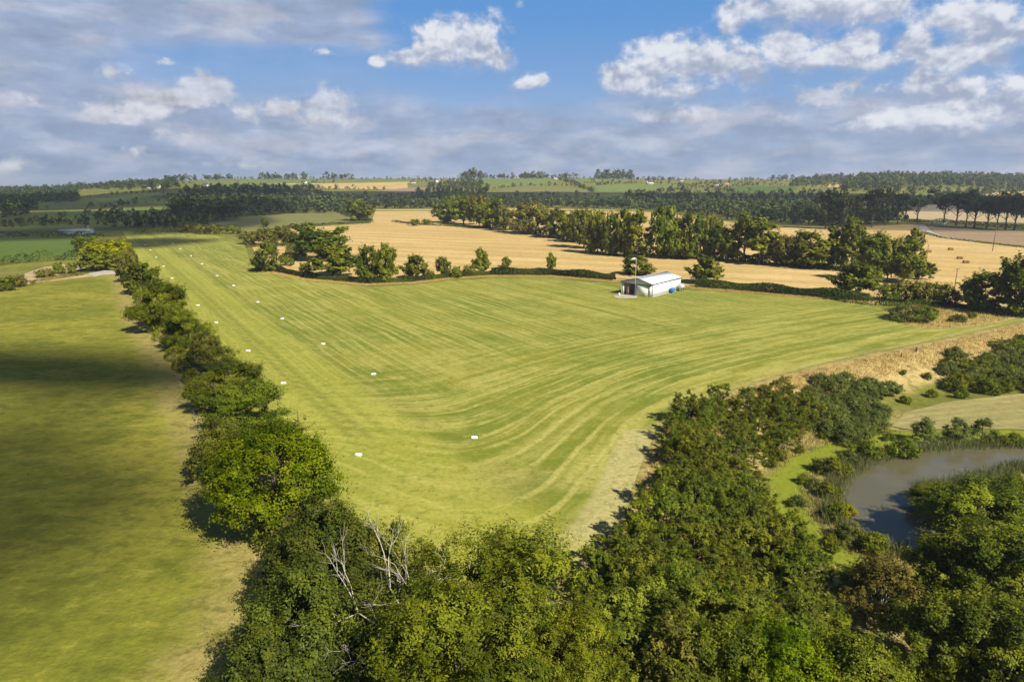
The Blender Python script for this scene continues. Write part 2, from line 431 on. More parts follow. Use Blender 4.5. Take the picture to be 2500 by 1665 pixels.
def mat_grass(name, a, b, c, ps=.03, stripes=None, fine_s=1.3, drycol=(.40, .295, .12), bd=.15, mott=.5, scrub=None):
    m, X = newmat(name); pos = geo_xy(X); x, y, z = X.sep(pos)
    n1 = X.noise(pos, ps, 5, .6); n2 = X.noise(X.xyz(X.mul(x, .6), y, 4.0), ps * 7, 6, .68); n3 = X.noise(pos, fine_s, 5, .7)
    col = X.mix(X.ss(n1, .34, .66), a, b)
    col = X.mix(X.ss(n2, .42, .68, 0, mott), col, c)
    if stripes:
        dx, dy, f = stripes
        cc = X.add(X.add(X.mul(x, dy), X.mul(y, -dx)), X.mul(X.sub(n1, .5), 5)); fr = X.m('FRACT', X.mul(cc, f * .8))
        col = X.mix(X.mul(X.ss(X.m('ABSOLUTE', X.sub(fr, .5)), .22, .44), X.ss(n2, .35, .55, .25, .6)), col, tuple(v * .70 for v in a))
        s = X.noise(X.xyz(X.mul(X.add(X.add(X.mul(x, dy), X.mul(y, -dx)), X.mul(X.sub(n1, .5), 3)), f), X.mul(X.add(X.mul(x, dx), X.mul(y, dy)), .01), 0.0), 1.0, 3, .6)
        col = X.mix(X.ss(s, .42, .6, 0, .6), col, tuple(v * .72 for v in a))
    dry = X.attr('dry')
    col = X.mix(X.ss(X.add(dry, X.mul(X.sub(n2, .5), .9)), .3, .8), col, drycol)
    n4 = X.noise(X.xyz(X.mul(x, .7), y, 2.0), fine_s * .42, 4, .75)
    col = X.mix(X.ss(n4, .50, .36, 0, .55), col, tuple(v * .55 for v in a)); col = X.mix(X.ss(n4, .52, .68, 0, .35), col, tuple(min(.6, v * 1.35) for v in b))
    if scrub: col = X.mix(X.ss(X.add(X.attr('lush'), X.mul(X.sub(n2, .5), .9)), .35, .75), col, scrub)
    col = X.mix(X.ss(n3, .3, .75, 0, .38), col, tuple(v * .5 for v in a))
    fin(X, princ(X, col, .92, .1, bump=X.add(X.mul(n2, 1.5), n3), bstr=.6, bdist=bd)); return m
M_AIR = mat_airfield()
M_PAST = mat_grass('pasture_grass', (.155, .162, .018), (.268, .245, .034), (.100, .116, .014), ps=.03, mott=.8, drycol=(.290, .235, .075), bd=.3)
M_GROUND = mat_grass('rough_grass', (.130, .140, .022), (.220, .200, .040), (.085, .100, .016), ps=.03, mott=.6, scrub=(.185, .210, .018), bd=.25)
M_MEAD = mat_grass('dry_meadow', (.300, .255, .095), (.250, .240, .080), (.35, .30, .13), ps=.05, stripes=(.97, .25, .5))
M_STRAW = mat_grass('wheat_stubble', (.500, .345, .125), (.560, .400, .165), (.430, .285, .095), ps=.012, stripes=(.92, -.39, .065), drycol=(.45, .33, .15), bd=.1, mott=.35)
M_STRAW2 = mat_grass('pale_stubble', (.42, .32, .17), (.47, .37, .20), (.38, .28, .14), ps=.01, stripes=(.98, -.2, .12), mott=.3)
M_BROWN = mat_grass('harvested_earth', (.29, .20, .115), (.32, .225, .13), (.25, .17, .09), ps=.01, stripes=(.98, -.2, .12), mott=.3)
M_GREEN1 = mat_grass('green_field', (.075, .120, .018), (.095, .135, .022), (.060, .100, .014), ps=.012, mott=.3)
M_GREEN2 = mat_grass('light_green_field', (.130, .170, .035), (.160, .190, .045), (.110, .150, .030), ps=.01, mott=.3)
M_OLIVE = mat_grass('olive_field', (.175, .175, .050), (.200, .190, .060), (.150, .155, .045), ps=.01, mott=.3, stripes=(.95, .3, .15))
M_TRACK = mat_grass('stone_track', (.38, .34, .27), (.44, .40, .33), (.33, .26, .17), ps=.1, mott=.5)
M_SOIL = mat_grass('bare_soil', (.42, .27, .15), (.47, .33, .19), (.33, .25, .10), ps=.08, mott=.5)

# ------------------------------------------------------------------ ground sheet
def axis(lo, hi, a, b, st, gr=1.07):
    c = list(np.arange(a, b + .01, st)); v, s = c[-1], st
    while v < hi: s *= gr; v += s; c.append(v)
    v, s = c[0], st
    while v > lo: s *= gr; v -= s; c.insert(0, v)
    return np.array(c)
gx = axis(-7000, 7000, -80, 220, 2.0); gy = axis(-400, 7000, -10, 240, 2.0, 1.045)
XX, YY = np.meshgrid(gx, gy); gxy = np.stack([XX.ravel(), YY.ravel()], 1)
gzv = hgt(gxy[:, 0], gxy[:, 1])
PONDZ = -4.25
POND_PX = [(2060,1225),(2075,1180),(2110,1145),(2170,1125),(2240,1108),(2340,1098),(2420,1096),(2600,1095),(2620,1125),(2470,1130),(2400,1150),(2310,1170),(2235,1180),(2225,1215),(2260,1235),(2330,1235),(2290,1300),(2220,1335),(2130,1318),(2075,1285)]
POND = [G0(p[0], p[1], PONDZ) for p in POND_PX]
pd_ = sdist(gxy, POND); eb = sdist(gxy, BAS)
gzv = gzv - 1.3 * smooth((pd_ + 1.0) / 3.0)
nz = np.sin(gxy[:, 0] * .35) * np.sin(gxy[:, 1] * .31) * .04
gzv += np.where((eb > 2) & (pd_ < -2), nz, 0)
dry = smooth(1 - np.abs(eb - 5) / 12) * (eb > -4) * 1.05
LEFTROW = [G(*p) for p in [(300,640),(335,740),(375,810),(430,880),(470,960),(520,1080),(580,1220),(640,1330),(640,1450),(600,1600),(560,1800)]]
dl = segdist(gxy, LEFTROW, False); dry = np.maximum(dry, smooth(1.2 - dl / 5))
HEDGE_PX = [(640,655),(760,680),(900,692),(1000,688),(1090,678),(1200,671),(1350,672),(1500,684),(1700,700),(1850,712),(2000,725),(2120,735)]
HEDGE = [G(*p) for p in HEDGE_PX]
dry = np.maximum(dry, smooth(1.3 - segdist(gxy, HEDGE, False) / 6))
isl = [G(*p) for p in [(2170,765),(2240,745),(2380,750),(2500,765),(2420,790),(2280,800),(2200,790)]]
dry = np.maximum(dry, smooth(sdist(gxy, isl) / 5 + .8))
LPATH = [G0(p[0], p[1], -4.5) for p in [(2500,1058),(2300,1062),(2180,1065),(2080,1080),(1970,1125),(1915,1170),(1925,1240),(1990,1320),(2090,1390),(2230,1420),(2400,1430)]]
lush = smooth(1.4 - segdist(gxy, LPATH, False) / 2.6) * (eb > 4)
dry = np.maximum(dry, .62 * smooth((eb - 3) / 3) * smooth(1 - (-pd_ - 16) / 12)) * (1 - .8 * np.clip(lush, 0, 1))
nx_, ny_ = len(gx), len(gy)
i0 = (np.arange(ny_ - 1)[:, None] * nx_ + np.arange(nx_ - 1)[None]).ravel()
gm = np_mesh('ground', np.column_stack([gxy, gzv]), np.stack([i0, i0 + 1, i0 + nx_ + 1, i0 + nx_], 1), dict(dry=dry, lush=lush), smooth_=True)
tag(link('ground', gm, None, M_GROUND), kind='structure')

def sheet(name, poly, mat, lift=.03, step=6, attrs=None, rag=0, kind='structure', dryf=None):
    """a field draped over the terrain: constrained triangulation of its outline"""
    pts = []
    rg = random.Random(len(poly) * 7 + int(abs(poly[0][0])))
    for i in range(len(poly)):
        a = np.array(poly[i]); b = np.array(poly[(i + 1) % len(poly)]); L = np.linalg.norm(b - a); n = max(1, int(L / step))
        for k in range(n):
            q = a + (b - a) * k / n
            if rag and k: q = q + np.array([rg.uniform(-rag, rag), rg.uniform(-rag, rag)])
            pts.append(tuple(q))
    nb = len(pts); A = np.array(pts)
    gx_ = np.arange(A[:, 0].min(), A[:, 0].max(), step); gy_ = np.arange(A[:, 1].min(), A[:, 1].max(), step)
    q = np.stack(np.meshgrid(gx_, gy_), -1).reshape(-1, 2) + .137
    q = q[inside(q, A)]; q = q[segdist(q, A) > step * .4] if len(q) else q
    allp = [Vector(p) for p in pts] + [Vector(p) for p in q]
    vo, eo, fo, _, _, _ = geometry.delaunay_2d_cdt(allp, [(i, (i + 1) % nb) for i in range(nb)], [list(range(nb))], 1, 1e-4)
    V2 = np.array([tuple(v) for v in vo]); z = hgt(V2[:, 0], V2[:, 1]) + lift
    at = {}
    if attrs:
        for k, f in attrs.items(): at[k] = f(V2)
    if 'dry' not in at: at['dry'] = np.zeros(len(V2))
    me = np_mesh(name, np.column_stack([V2, z]), [tuple(f) for f in fo], at, smooth_=True)
    bm = bmesh.new(); bm.from_mesh(me); bmesh.ops.recalc_face_normals(bm, faces=bm.faces)
    if sum(f.normal.z for f in bm.faces) < 0: bmesh.ops.reverse_faces(bm, faces=bm.faces)
    bm.to_mesh(me); bm.free()
    return tag(link(name, me, None, mat), kind=kind)
def PXY(l): return [G(*p) for p in l]

AIR_PX = [(300,566),(420,567),(545,578),(600,600),(610,640),(640,662),(760,688),(900,700),(1000,696),(1090,686),(1200,680),(1350,682),(1500,693),(1640,706),(1800,716),(1960,728),(2060,735),(2150,752),(2175,770),(2210,792),(2290,805),(2400,795),(2480,778),(2650,745),(2700,760)]
LB_PX = [(1300,1440),(1150,1450),(980,1400),(850,1330),(760,1230),(690,1120),(600,1000),(500,880),(440,800),(400,740),(350,660),(318,600)]
AIR = PXY(AIR_PX) + EDGE[2:] + PXY(LB_PX[1:])
EDGE2 = EDGE + PXY(LB_PX[1:6])
tc0 = G(1120, 1180)
AIRP = np.array(PXY([(1560,1060),(1530,1130),(1500,1210),(1450,1290),(1370,1360)]))
sheet('airfield', AIR, M_AIR, .02, 1.5, dict(
    edge=lambda P: softdist(P, EDGE2),
    dry=lambda P: np.maximum(np.exp(-(((P - np.array(tc0)) / np.array([17, 9])) ** 2).sum(1)) * 1.0, smooth(1 - segdist(P, EDGE2, False) / 5) * .9),
    track=lambda P: smooth(1.25 - segdist(P, AIRP, False) / 3.4),
    wheel=lambda P: sum(w_ * np.clip(1 - np.abs((P - np.array(G(700, 909))) @ RN - o_) / .95, 0, 1) for o_, w_ in ((-.9, .9), (1.1, 1.0), (4.0, .45), (9.5, .4), (11.5, .5))) * smooth((P[:, 1] - 84) / 14),
    strip=lambda P: smooth(1.4 - np.abs((P - np.array(G(760, 975))) @ RN) / 11.0)))
PAST = PXY([(0,704),(150,684),(290,668),(318,720),(352,800),(405,870),(448,960),(500,1080),(560,1210),(622,1330),(620,1440),(560,1600),(500,1700)]) + [(-20, 20), (-300, 20), (-300, 240)]
prow = PAST[2:13]
sheet('pasture', PAST, M_PAST, .02, 4, dict(dry=lambda P: np.maximum(smooth(1.1 - segdist(P, prow, False) / 9) * .75, .75 * np.exp(-(((P - np.array(G(560, 1660))) / 6) ** 2).sum(1)))))
STRAW = PXY([(610,592),(690,560),(905,545),(918,512),(1300,509),(1500,513),(1620,521),(1800,545),(2050,556),(2235,547),(2245,560),(2262,572),(2300,580),(2376,591),(2500,605),(2700,625),(2700,735),(2500,745),(2440,752),(2250,738),(2100,730),(2000,720),(1850,706),(1700,694),(1500,678),(1350,667),(1200,667),(1090,673),(1000,683),(900,687),(760,675),(640,650)])
sheet('stubble_field', STRAW, M_STRAW, .03, 12)
sheet('brown_field', PXY([(2262,552),(2330,551),(2420,558),(2500,566),(2800,580),(2800,620),(2500,601),(2376,587),(2300,575),(2275,565)]), M_BROWN, .05, 12)
sheet('farm_track', PXY([(2236,549),(2258,549),(2275,566),(2300,576),(2376,588),(2376,590),(2290,579),(2255,568)]), M_TRACK, .07, 8)
sheet('meadow', PXY([(2170,1040),(2220,1005),(2300,985),(2400,972),(2500,962),(2900,940),(2900,1060),(2500,1050),(2330,1048),(2240,1052)]), M_MEAD, .12, 2, rag=.3)
sheet('dark_green_field', PXY([(-200,588),(0,583),(120,578),(236,577),(245,600),(190,628),(0,640),(-200,648)]), M_GREEN1, .03, 10)
sheet('straw_strip', PXY([(60,668),(110,652),(200,640),(215,655),(130,675),(60,690)]), M_STRAW2, .04, 5)
sheet('dirt_path', PXY([(-100,716),(0,699),(60,690),(140,680),(200,671),(300,660),(300,668),(200,678),(100,690),(0,707),(-100,725)]), M_SOIL, .05, 5, rag=.5)
sheet('gravel_yard', PXY([(215,668),(290,655),(302,664),(230,676)]), M_TRACK, .07, 4, rag=.4)
sheet('concrete_apron', PXY([(1498,724),(1508,719),(1555,722),(1556,728),(1510,729)]), M_TRACK, .05, 3)
FAR = [
 ('green_field', M_GREEN2, [(190,484),(300,475),(400,472),(420,490),(330,496),(192,493)]),
 ('green_field', M_GREEN2, [(90,497),(240,493),(250,508),(110,514)]),
 ('green_field', M_GREEN2, [(90,524),(225,518),(230,534),(96,540)]),
 ('green_field', M_GREEN2, [(270,508),(420,498),(422,514),(300,522)]),
 ('pale_green_field', M_OLIVE, [(-100,562),(60,560),(230,556),(300,562),(220,572),(0,576),(-100,577)]),
 ('olive_field', M_OLIVE, [(480,548),(600,530),(700,522),(850,521),(865,540),(700,556),(610,568),(520,556)]),
 ('green_field', M_GREEN2, [(470,447),(640,440),(760,440),(1000,441),(1000,447),(770,447),(620,462),(500,458)]),
 ('straw_field', M_STRAW, [(763,457),(800,448),(994,446),(996,462),(900,463),(800,461)]),
 ('straw_field', M_STRAW, [(650,449),(1000,444.5),(1000,447),(700,452)]),
 ('brown_field', M_BROWN, [(918,466),(1000,459),(1062,459),(1050,467),(980,473)]),
 ('green_field', M_GREEN2, [(770,469),(895,472),(890,479),(800,477)]),
 ('green_field', M_GREEN2, [(1130,446),(1210,437),(1351,438),(1352,449),(1240,455)]),
 ('olive_field', M_OLIVE, [(1203,463),(1270,456),(1380,455),(1438,466),(1430,476),(1300,478)]),
 ('green_field', M_GREEN2, [(1450,454),(1560,449),(1654,452),(1660,462),(1560,468),(1460,470)]),
 ('pale_green_field', M_GREEN2, [(1458,476),(1524,472),(1530,486),(1462,490)]),
 ('green_field', M_GREEN2, [(1380,440),(1520,441),(1520,446),(1400,446)]),
 ('green_field', M_GREEN1, [(1740,461),(1850,454),(1945,456),(1945,466),(1800,470)]),
 ('green_field', M_GREEN1, [(1650,474),(1760,470),(1780,480),(1700,486)]),
 ('straw_field', M_STRAW, [(2012,452),(2077,450),(2080,458),(2020,459)]),
 ('pale_stubble_field', M_STRAW2, [(2205,502),(2320,500),(2500,508),(2700,514),(2700,555),(2500,546),(2330,540),(2210,536)]),
 ('straw_field', M_STRAW, [(2385,478),(2440,470),(2500,468),(2600,466),(2600,486),(2500,484),(2420,484)]),
 ('green_field', M_GREEN2, [(2250,478),(2310,474),(2320,486),(2260,490)]),
]
for k, (n, mt, pl) in enumerate(FAR): sheet(n, PXY(pl), mt, .15 + .01 * k, 25)

# pond water
def water():
    m, X = newmat('pond_water'); pos = geo_xy(X)
    n = X.noise(pos, 5, 4, .6); n2 = X.noise(pos, .12, 4, .6); n3 = X.noise(pos, 9, 3, .7)
    c = X.mix(X.ss(n2, .38, .62), (.088, .080, .040), (.105, .092, .052))
    c = X.mix(X.ss(n3, .55, .75, 0, .5), c, (.17, .15, .07))
    fin(X, princ(X, c, .12, .5, bump=n, bstr=.3, bdist=.03)); return m
PB = PXY([]) ; pw = [(p[0], p[1]) for p in POND]
c0 = np.mean(np.array(pw), 0)
vs = [tuple(p) + (PONDZ,) for p in pw]
ext = sdist(np.array(pw), POND)
def offset_poly(poly, d):
    r = []; n = len(poly); A = np.array(poly); area = sum(A[i, 0] * A[(i + 1) % n, 1] - A[(i + 1) % n, 0] * A[i, 1] for i in range(n))
    sg = 1 if area > 0 else -1
    for i in range(n):
        t = A[(i + 1) % n] - A[i - 1]; t /= np.linalg.norm(t) + 1e-9; r.append(tuple(A[i] + np.array([t[1], -t[0]]) * d * sg))
    return r
wp = offset_poly(pw, .9)
vo, eo, fo, _, _, _ = geometry.delaunay_2d_cdt([Vector(p) for p in wp], [], [list(range(len(wp)))], 1, 1e-4)
wm = np_mesh('pond_water', [(v.x, v.y, PONDZ) for v in vo], [tuple(f) for f in fo])
bm = bmesh.new(); bm.from_mesh(wm); bmesh.ops.recalc_face_normals(bm, faces=bm.faces)
if sum(f.normal.z for f in bm.faces) < 0: bmesh.ops.reverse_faces(bm, faces=bm.faces)
bm.to_mesh(wm); bm.free()
tag(link('pond_water', wm, None, water()), kind='structure')

# ------------------------------------------------------------------ foliage builders
def unit(v): return v / (np.linalg.norm(v, axis=1, keepdims=True) + 1e-9)
def leaf_arrays(rng, pos, nrm, size, tint, aspect=.6):
    n = len(pos); r = rng.normal(size=(n, 3)); t = unit(np.cross(nrm, r)); b = np.cross(nrm, t)
    s = size * rng.uniform(.6, 1.35, (n, 1)); w = s * aspect
    fold = nrm * s * rng.uniform(-.12, .12, (n, 1))
    v = np.stack([pos - t * s * .5, pos - b * w * .5 + fold, pos + t * s * .5, pos + b * w * .5 + fold], 1).reshape(-1, 3)
    return v, np.arange(n * 4).reshape(n, 4), np.repeat(tint, 4)
def crown_pts(rng, R, z0, z1, nc, nl, csize=.24, hollow=.5, flat=.8, up=.35, lobes=.25, cone=0.0, sub=7, spike=.14):
    """leaf positions, normals and tints of a crown: boughs, each with several sprays of leaves, and a few long shoots"""
    d = unit(rng.normal(size=(nc, 3))); d[:, 2] = np.where(d[:, 2] < -.85, -d[:, 2], d[:, 2])
    rad = rng.uniform(hollow ** 3, 1, nc) ** (1 / 3)
    K = unit(rng.normal(size=(5, 3))); ph = rng.uniform(0, 6.28, 5)
    lo = 1 + lobes * sum(np.cos(2.6 * (d @ K[i]) * 1.7 + ph[i]) for i in range(5)) / 2.2
    H = (z1 - z0) / 2; c = d * (rad * lo)[:, None]
    if cone: c[:, :2] *= (1 - cone * (c[:, 2:3] * .5 + .5)) * 1.25
    else: c[:, :2] *= 1 - .22 * np.abs(c[:, 2:3] + .15)
    mid = np.array([0, 0, (z0 + z1) / 2])
    C = c * np.array([R * (1 - csize * .6), R * (1 - csize * .6), H * (1 - csize * .4)]) + mid
    cr = R * csize * rng.uniform(.6, 1.35, nc)
    ct = np.clip(rng.normal(.45, .2, nc), 0, 1)
    out = unit(C - mid + np.array([0, 0, H * .2]))
    # sprays round each bough
    sd = unit(rng.normal(size=(nc * sub, 3)) + .8 * np.repeat(out, sub, 0) + np.array([0, 0, up]))
    SC_ = np.repeat(C, sub, 0) + sd * (np.repeat(cr, sub) * rng.uniform(.35, 1.05, nc * sub))[:, None] * np.array([1, 1, flat])
    sr = np.repeat(cr, sub) * rng.uniform(.28, .62, nc * sub)
    st = np.clip(np.repeat(ct, sub) + rng.normal(0, .14, nc * sub), 0, 1)
    idx = rng.integers(0, nc * sub, nl)
    dd = unit(rng.normal(size=(nl, 3)) + .5 * sd[idx] + np.array([0, 0, up * .7]))
    rr = rng.uniform(.1, 1, nl) ** .45
    isp = rng.random(nl) < spike
    rr = np.where(isp, rng.uniform(.9, 2.0, nl), rr)
    dd = np.where(isp[:, None], unit(sd[idx] + .35 * dd + np.array([0, 0, .35])), dd)
    pos = SC_[idx] + dd * (sr[idx] * rr)[:, None]
    nrm = unit(.6 * dd + .95 * sd[idx] + .5 * rng.normal(size=(nl, 3)) + np.array([0, 0, .45]))
    tint = np.clip(st[idx] + rng.normal(0, .16, nl), 0, 1)
    pos[:, 2] = np.maximum(pos[:, 2], .1)
    return pos, nrm, tint, C
def trunk_mesh(rng, H, r0, C, nlimb=7, frac=.45, lean=0, bare=0):
    mb = MB(); top = H * .72; pts = []; n = 6; ox = oy = 0
    for i in range(n + 1):
        t = i / n; pts.append((ox, oy, -.4 + t * (top + .4))); ox += rng.normal(0, r0 * .35) + lean * r0; oy += rng.normal(0, r0 * .35)
    rad = [r0 * (1.25 if i == 0 else 1) * (1 - .8 * i / n) for i in range(n + 1)]
    mb.tube(pts, rad, 8)
    ids = rng.permutation(len(C))[:nlimb]
    for k in ids:
        e = C[k]; t = min(max((e[2] * frac) / top, .18), .8); i = min(int(t * n), n - 1)
        s = np.array(pts[i]) * (1 - (t * n - i)) + np.array(pts[i + 1]) * (t * n - i)
        m1 = s * .6 + e * .4 + np.array([0, 0, .06 * H]) + rng.normal(0, .04 * H, 3)
        m2 = s * .25 + e * .75 + rng.normal(0, .03 * H, 3)
        rr = rad[i] * .55
        mb.tube([s, m1, m2, e], [rr, rr * .65, rr * .4, rr * .15], 6)
        for q in range(bare):
            e2 = e + rng.normal(0, .09 * H, 3) + np.array([0, 0, .07 * H]); mb.tube([m2, (m2 + e2) / 2 + rng.normal(0, .02 * H, 3), e2], [rr * .3, rr * .2, rr * .06], 4)
    return mb
PROTO = {}
def tree_proto(key, name, seed, R, H, z0, nc, nl, leaf, mat, bark=None, r0=None, nlimb=7, tuck=1, crown='crown', bare=0, aspect=.6, cat='tree', **kw):
    rng = np.random.default_rng(seed)
    pos, nrm, tint, C = crown_pts(rng, R, z0, H, nc, nl, **kw)
    v, f, t = leaf_arrays(rng, pos, nrm, leaf, tint, aspect)
    me = np_mesh(name + '_' + crown, v, f, dict(tint=t)); me.materials.append(mat)
    r0 = r0 or H * .022
    mb = trunk_mesh(rng, H, r0, C, nlimb, bare=bare)
    tm = np_mesh(name + '_trunk', mb.v, mb.f, smooth_=True); tm.materials.append(bark or BARK)
    wx = float(np.percentile(np.abs(pos[:, 0]), 97)); wy = float(np.percentile(np.abs(pos[:, 1]), 97))
    PROTO[key] = dict(name=name, crown=me, trunk=tm, W=wx + wy, H=float(np.percentile(pos[:, 2], 99.5)), part=crown, first=None, cat=cat)
RR = random.Random(5)
NTREE = [0]
def put(key, x, y, w, h, label, group=None, rz=None, cat=None, z=None, tilt=0):
    p = PROTO[key]; zz = gz(x, y) if z is None else z
    sc = (w / p['W'], w / p['W'], h / p['H']); rz = RR.uniform(0, 6.28) if rz is None else rz
    if p['first'] is None:
        e = empty(p['name'], (x, y, zz - .05), rz, sc)
        link('trunk' if p['part'] == 'crown' else 'stem', p['trunk'], e); link(p['part'], p['crown'], e); p['first'] = e
    else:
        e = p['first'].copy(); COL.objects.link(e); e.location = (x, y, zz - .05); e.rotation_euler = (0, 0, rz); e.scale = sc
        for ch in p['first'].children:
            c = ch.copy(); COL.objects.link(c); c.parent = e
        for k in ('group',):
            if k in e: del e[k]
    if tilt: e.rotation_euler = (tilt, 0, rz)
    NTREE[0] += 1
    return tag(e, label, cat or p['cat'], group)
def box(key, l, r, top, base, label, group=None, **kw):
    """place a tree so that it fills the photo rectangle"""
    cx = (l + r) / 2; x, y = G(cx, base)
    dist = math.sqrt(x * x + y * y + CAMZ ** 2); e = math.asin(min(.9, CAMZ / dist)); s = FPX / (y * math.cos(PITCH) + CAMZ * math.sin(PITCH))
    w = (r - l) / s
    b2 = base - .34 * w * math.sin(e) * s
    x, y = G(cx, b2); s = FPX / (y * math.cos(PITCH) + CAMZ * math.sin(PITCH)); w = (r - l) / s
    h = max(((b2 - top) / s - .28 * w * math.sin(e)) / math.cos(e), .45 * w)
    return put(key, x, y, w, h, label, group, **kw)
def cen(key, px, py, w, h, label, group=None, fr=.6, **kw):
    """place a tree so that its crown's middle is seen at the photo pixel"""
    z = 0
    for _ in range(4):
        x, y = G0(px, py, z + fr * h); z = gz(x, y)
    return put(key, x, y, w, h, label, group, **kw)

# near trees
tree_proto('A', 'broadleaf_tree', 11, 6, 11, 1.0, 80, 66000, .24, LEAF['bright'], csize=.26, hollow=.7, lobes=.12, flat=.65)
tree_proto('A2', 'broadleaf_tree', 12, 6, 11.5, 1.2, 48, 54000, .24, LEAF['mid'], csize=.28, hollow=.7, flat=.65, bare=1)
tree_proto('A3', 'broadleaf_tree', 13, 6, 11, .8, 55, 56000, .24, LEAF['dark'], csize=.26, hollow=.72, flat=.65)
tree_proto('A4', 'ash_tree', 14, 6, 12, .8, 75, 70000, .22, LEAF['willow'], csize=.24, hollow=.68, lobes=.3, aspect=.42, bare=1, spike=.25)
tree_proto('A5', 'hawthorn_tree', 15, 5, 7.5, .8, 70, 17000, .30, LEAF['olive'], csize=.24, lobes=.45, bare=2, nlimb=12)
tree_proto('A6', 'oak_tree', 16, 6, 11.5, .8, 52, 56000, .26, LEAF['mid'], csize=.27, hollow=.7, lobes=.3, flat=.7)
tree_proto('A7', 'autumn_tree', 17, 4, 7.5, 1.8, 80, 26000, .20, LEAF['autumn'], bark=PALE, csize=.24, lobes=.15, hollow=.5, bare=1, nlimb=14)
for i, (s, mt) in enumerate(((21, 'plant'), (22, 'plant'), (23, 'mid'), (24, 'willow'))):
    tree_proto('P%d' % i, 'young_tree', s, 2.3, 6.2, .3, 34, 11000, .20, LEAF[mt], csize=.25, cone=.45, up=.8, aspect=.4, lobes=.3, spike=.35, nlimb=5)
tree_proto('S0', 'gorse_bush', 31, 2.6, 2.6, .1, 40, 7000, .2, LEAF['gorse'], csize=.28, crown='foliage', nlimb=5, r0=.06, cat='bush')
tree_proto('S1', 'bush', 32, 2.6, 2.9, .1, 36, 5500, .24, LEAF['mid'], csize=.3, crown='foliage', nlimb=5, r0=.06, cat='bush')
tree_proto('C0', 'conical_tree', 33, 2.2, 5.0, .2, 50, 7500, .2, LEAF['gorse'], csize=.24, cone=.85, nlimb=4, aspect=.35)
# middle distance trees
for i, (s, mt, lb) in enumerate(((41, 'midd', .15), (42, 'olive', .25), (43, 'midd', .18), (44, 'mid', .2), (45, 'midd', .25))):
    tree_proto('M%d' % i, 'field_tree', s, 5.5, 11, .1, 44, 13000, .60, LEAF[mt], csize=.28, hollow=.5, lobes=lb, aspect=.7, r0=.25)
for i, (s, mt) in enumerate(((51, 'midd'), (52, 'midd'))):
    tree_proto('T%d' % i, 'tall_ash_tree', s, 4.2, 15, .3, 46, 12000, .60, LEAF[mt], csize=.30, hollow=.4, lobes=.28, nlimb=10, r0=.3, aspect=.7, bare=1)
tree_proto('B0', 'field_bush', 53, 3, 3.2, .1, 24, 2500, .45, LEAF['mid'], csize=.34, crown='foliage', nlimb=3, r0=.08, cat='bush')
tree_proto('B1', 'field_bush', 54, 3, 3.2, .1, 24, 2500, .45, LEAF['olive'], csize=.34, crown='foliage', nlimb=3, r0=.08, cat='bush')
tree_proto('Y0', 'yellow_tree', 55, 5.5, 9, .5, 46, 8000, .5, LEAF['yellow'], csize=.27, lobes=.25)
tree_proto('Q0', 'pine_tree', 61, 7.5, 20, 7.5, 34, 4200, .95, LEAF['pine'], PBARK, csize=.3, lobes=.5, r0=.42, nlimb=8, flat=.6)
tree_proto('Q1', 'pine_tree', 62, 6.5, 20, 8.5, 30, 3800, .95, LEAF['pine'], PBARK, csize=.33, lobes=.5, r0=.42, nlimb=8, flat=.6)
tree_proto('D0', 'woodland_tree', 63, 6, 15, .5, 30, 1500, 1.35, LEAF['far'], csize=.32, lobes=.35, r0=.4, aspect=.8, nlimb=3)
tree_proto('D1', 'woodland_tree', 64, 6, 14, .5, 26, 1500, 1.35, LEAF['farlit'], csize=.32, lobes=.35, r0=.4, aspect=.8, nlimb=3)

# ------------------------------------------------------------------ tree row between pasture and airfield (near to far)
ROW = 'trees in the row between the two grass fields'
box('A3', 590, 905, 1390, 1800, 'dark green tree at the near end of the row, bottom edge of the photo', ROW)
box('A3', 660, 930, 1225, 1560, 'dark dense tree directly below the brightest tree of the row', ROW)
box('A', 545, 808, 1022, 1335, 'brightest and largest rounded tree of the row, vivid green', ROW)
box('A5', 462, 615, 1010, 1185, 'thin brownish hawthorn leaning into the pasture beside the vivid green tree', ROW)
box('A2', 520, 695, 915, 1075, 'mid green tree just beyond the vivid green tree', ROW)
box('A6', 478, 640, 870, 1010, 'open crowned grey-green tree, fourth beyond the pale markers', ROW)
box('A5', 446, 565, 808, 915, 'sparse spiky tree with bare twigs standing up', ROW)
box('A2', 408, 515, 746, 862, 'low bushy tree between the dense dark one and the spiky one', ROW)
box('A6', 332, 456, 680, 815, 'dense rounded dark tree halfway along the row', ROW)
box('M4', 318, 388, 640, 720, 'small dark leafed tree before the yellow crowned tree', ROW)
box('M1', 296, 345, 612, 690, 'narrow olive tree next to the gravel yard', ROW)
box('Y0', 212, 312, 580, 648, 'broad yellow topped tree beside the gravel yard', 'trees by the gravel yard')
box('M2', 195, 255, 615, 664, 'low green tree in front of the yellow topped tree', 'trees by the gravel yard')
box('M0', 240, 305, 612, 660, 'dark green tree under the yellow topped tree', 'trees by the gravel yard')
box('M3', 188, 232, 576, 618, 'black-green tree left of the yellow topped tree', 'trees by the gravel yard')
box('M1', 292, 322, 580, 640, 'tall pale twiggy tree at the far end of the row', ROW)
box('B1', 640, 760, 1205, 1330, 'yellow-green bush at the foot of the vivid green tree', ROW)
box('A5', 890, 1050, 1275, 1520, 'sparse olive tree behind the bare dead tree')
cen('A3', 800, 1330, 9, 9.5, 'dark tree right of the row, against the airfield corner')
cen('A3', 880, 1560, 9, 9, 'dark tree behind the dead tree trunk, bottom edge')
cen('A4', 1225, 1500, 13.0, 12.5, 'big yellow-green ash tree at the bottom middle')
cen('A4', 1130, 1640, 12, 12, 'yellow-green ash tree below the big one, cut by the bottom edge')
cen('A4', 1370, 1640, 8, 9, 'lower yellow-green ash tree right of the big one')
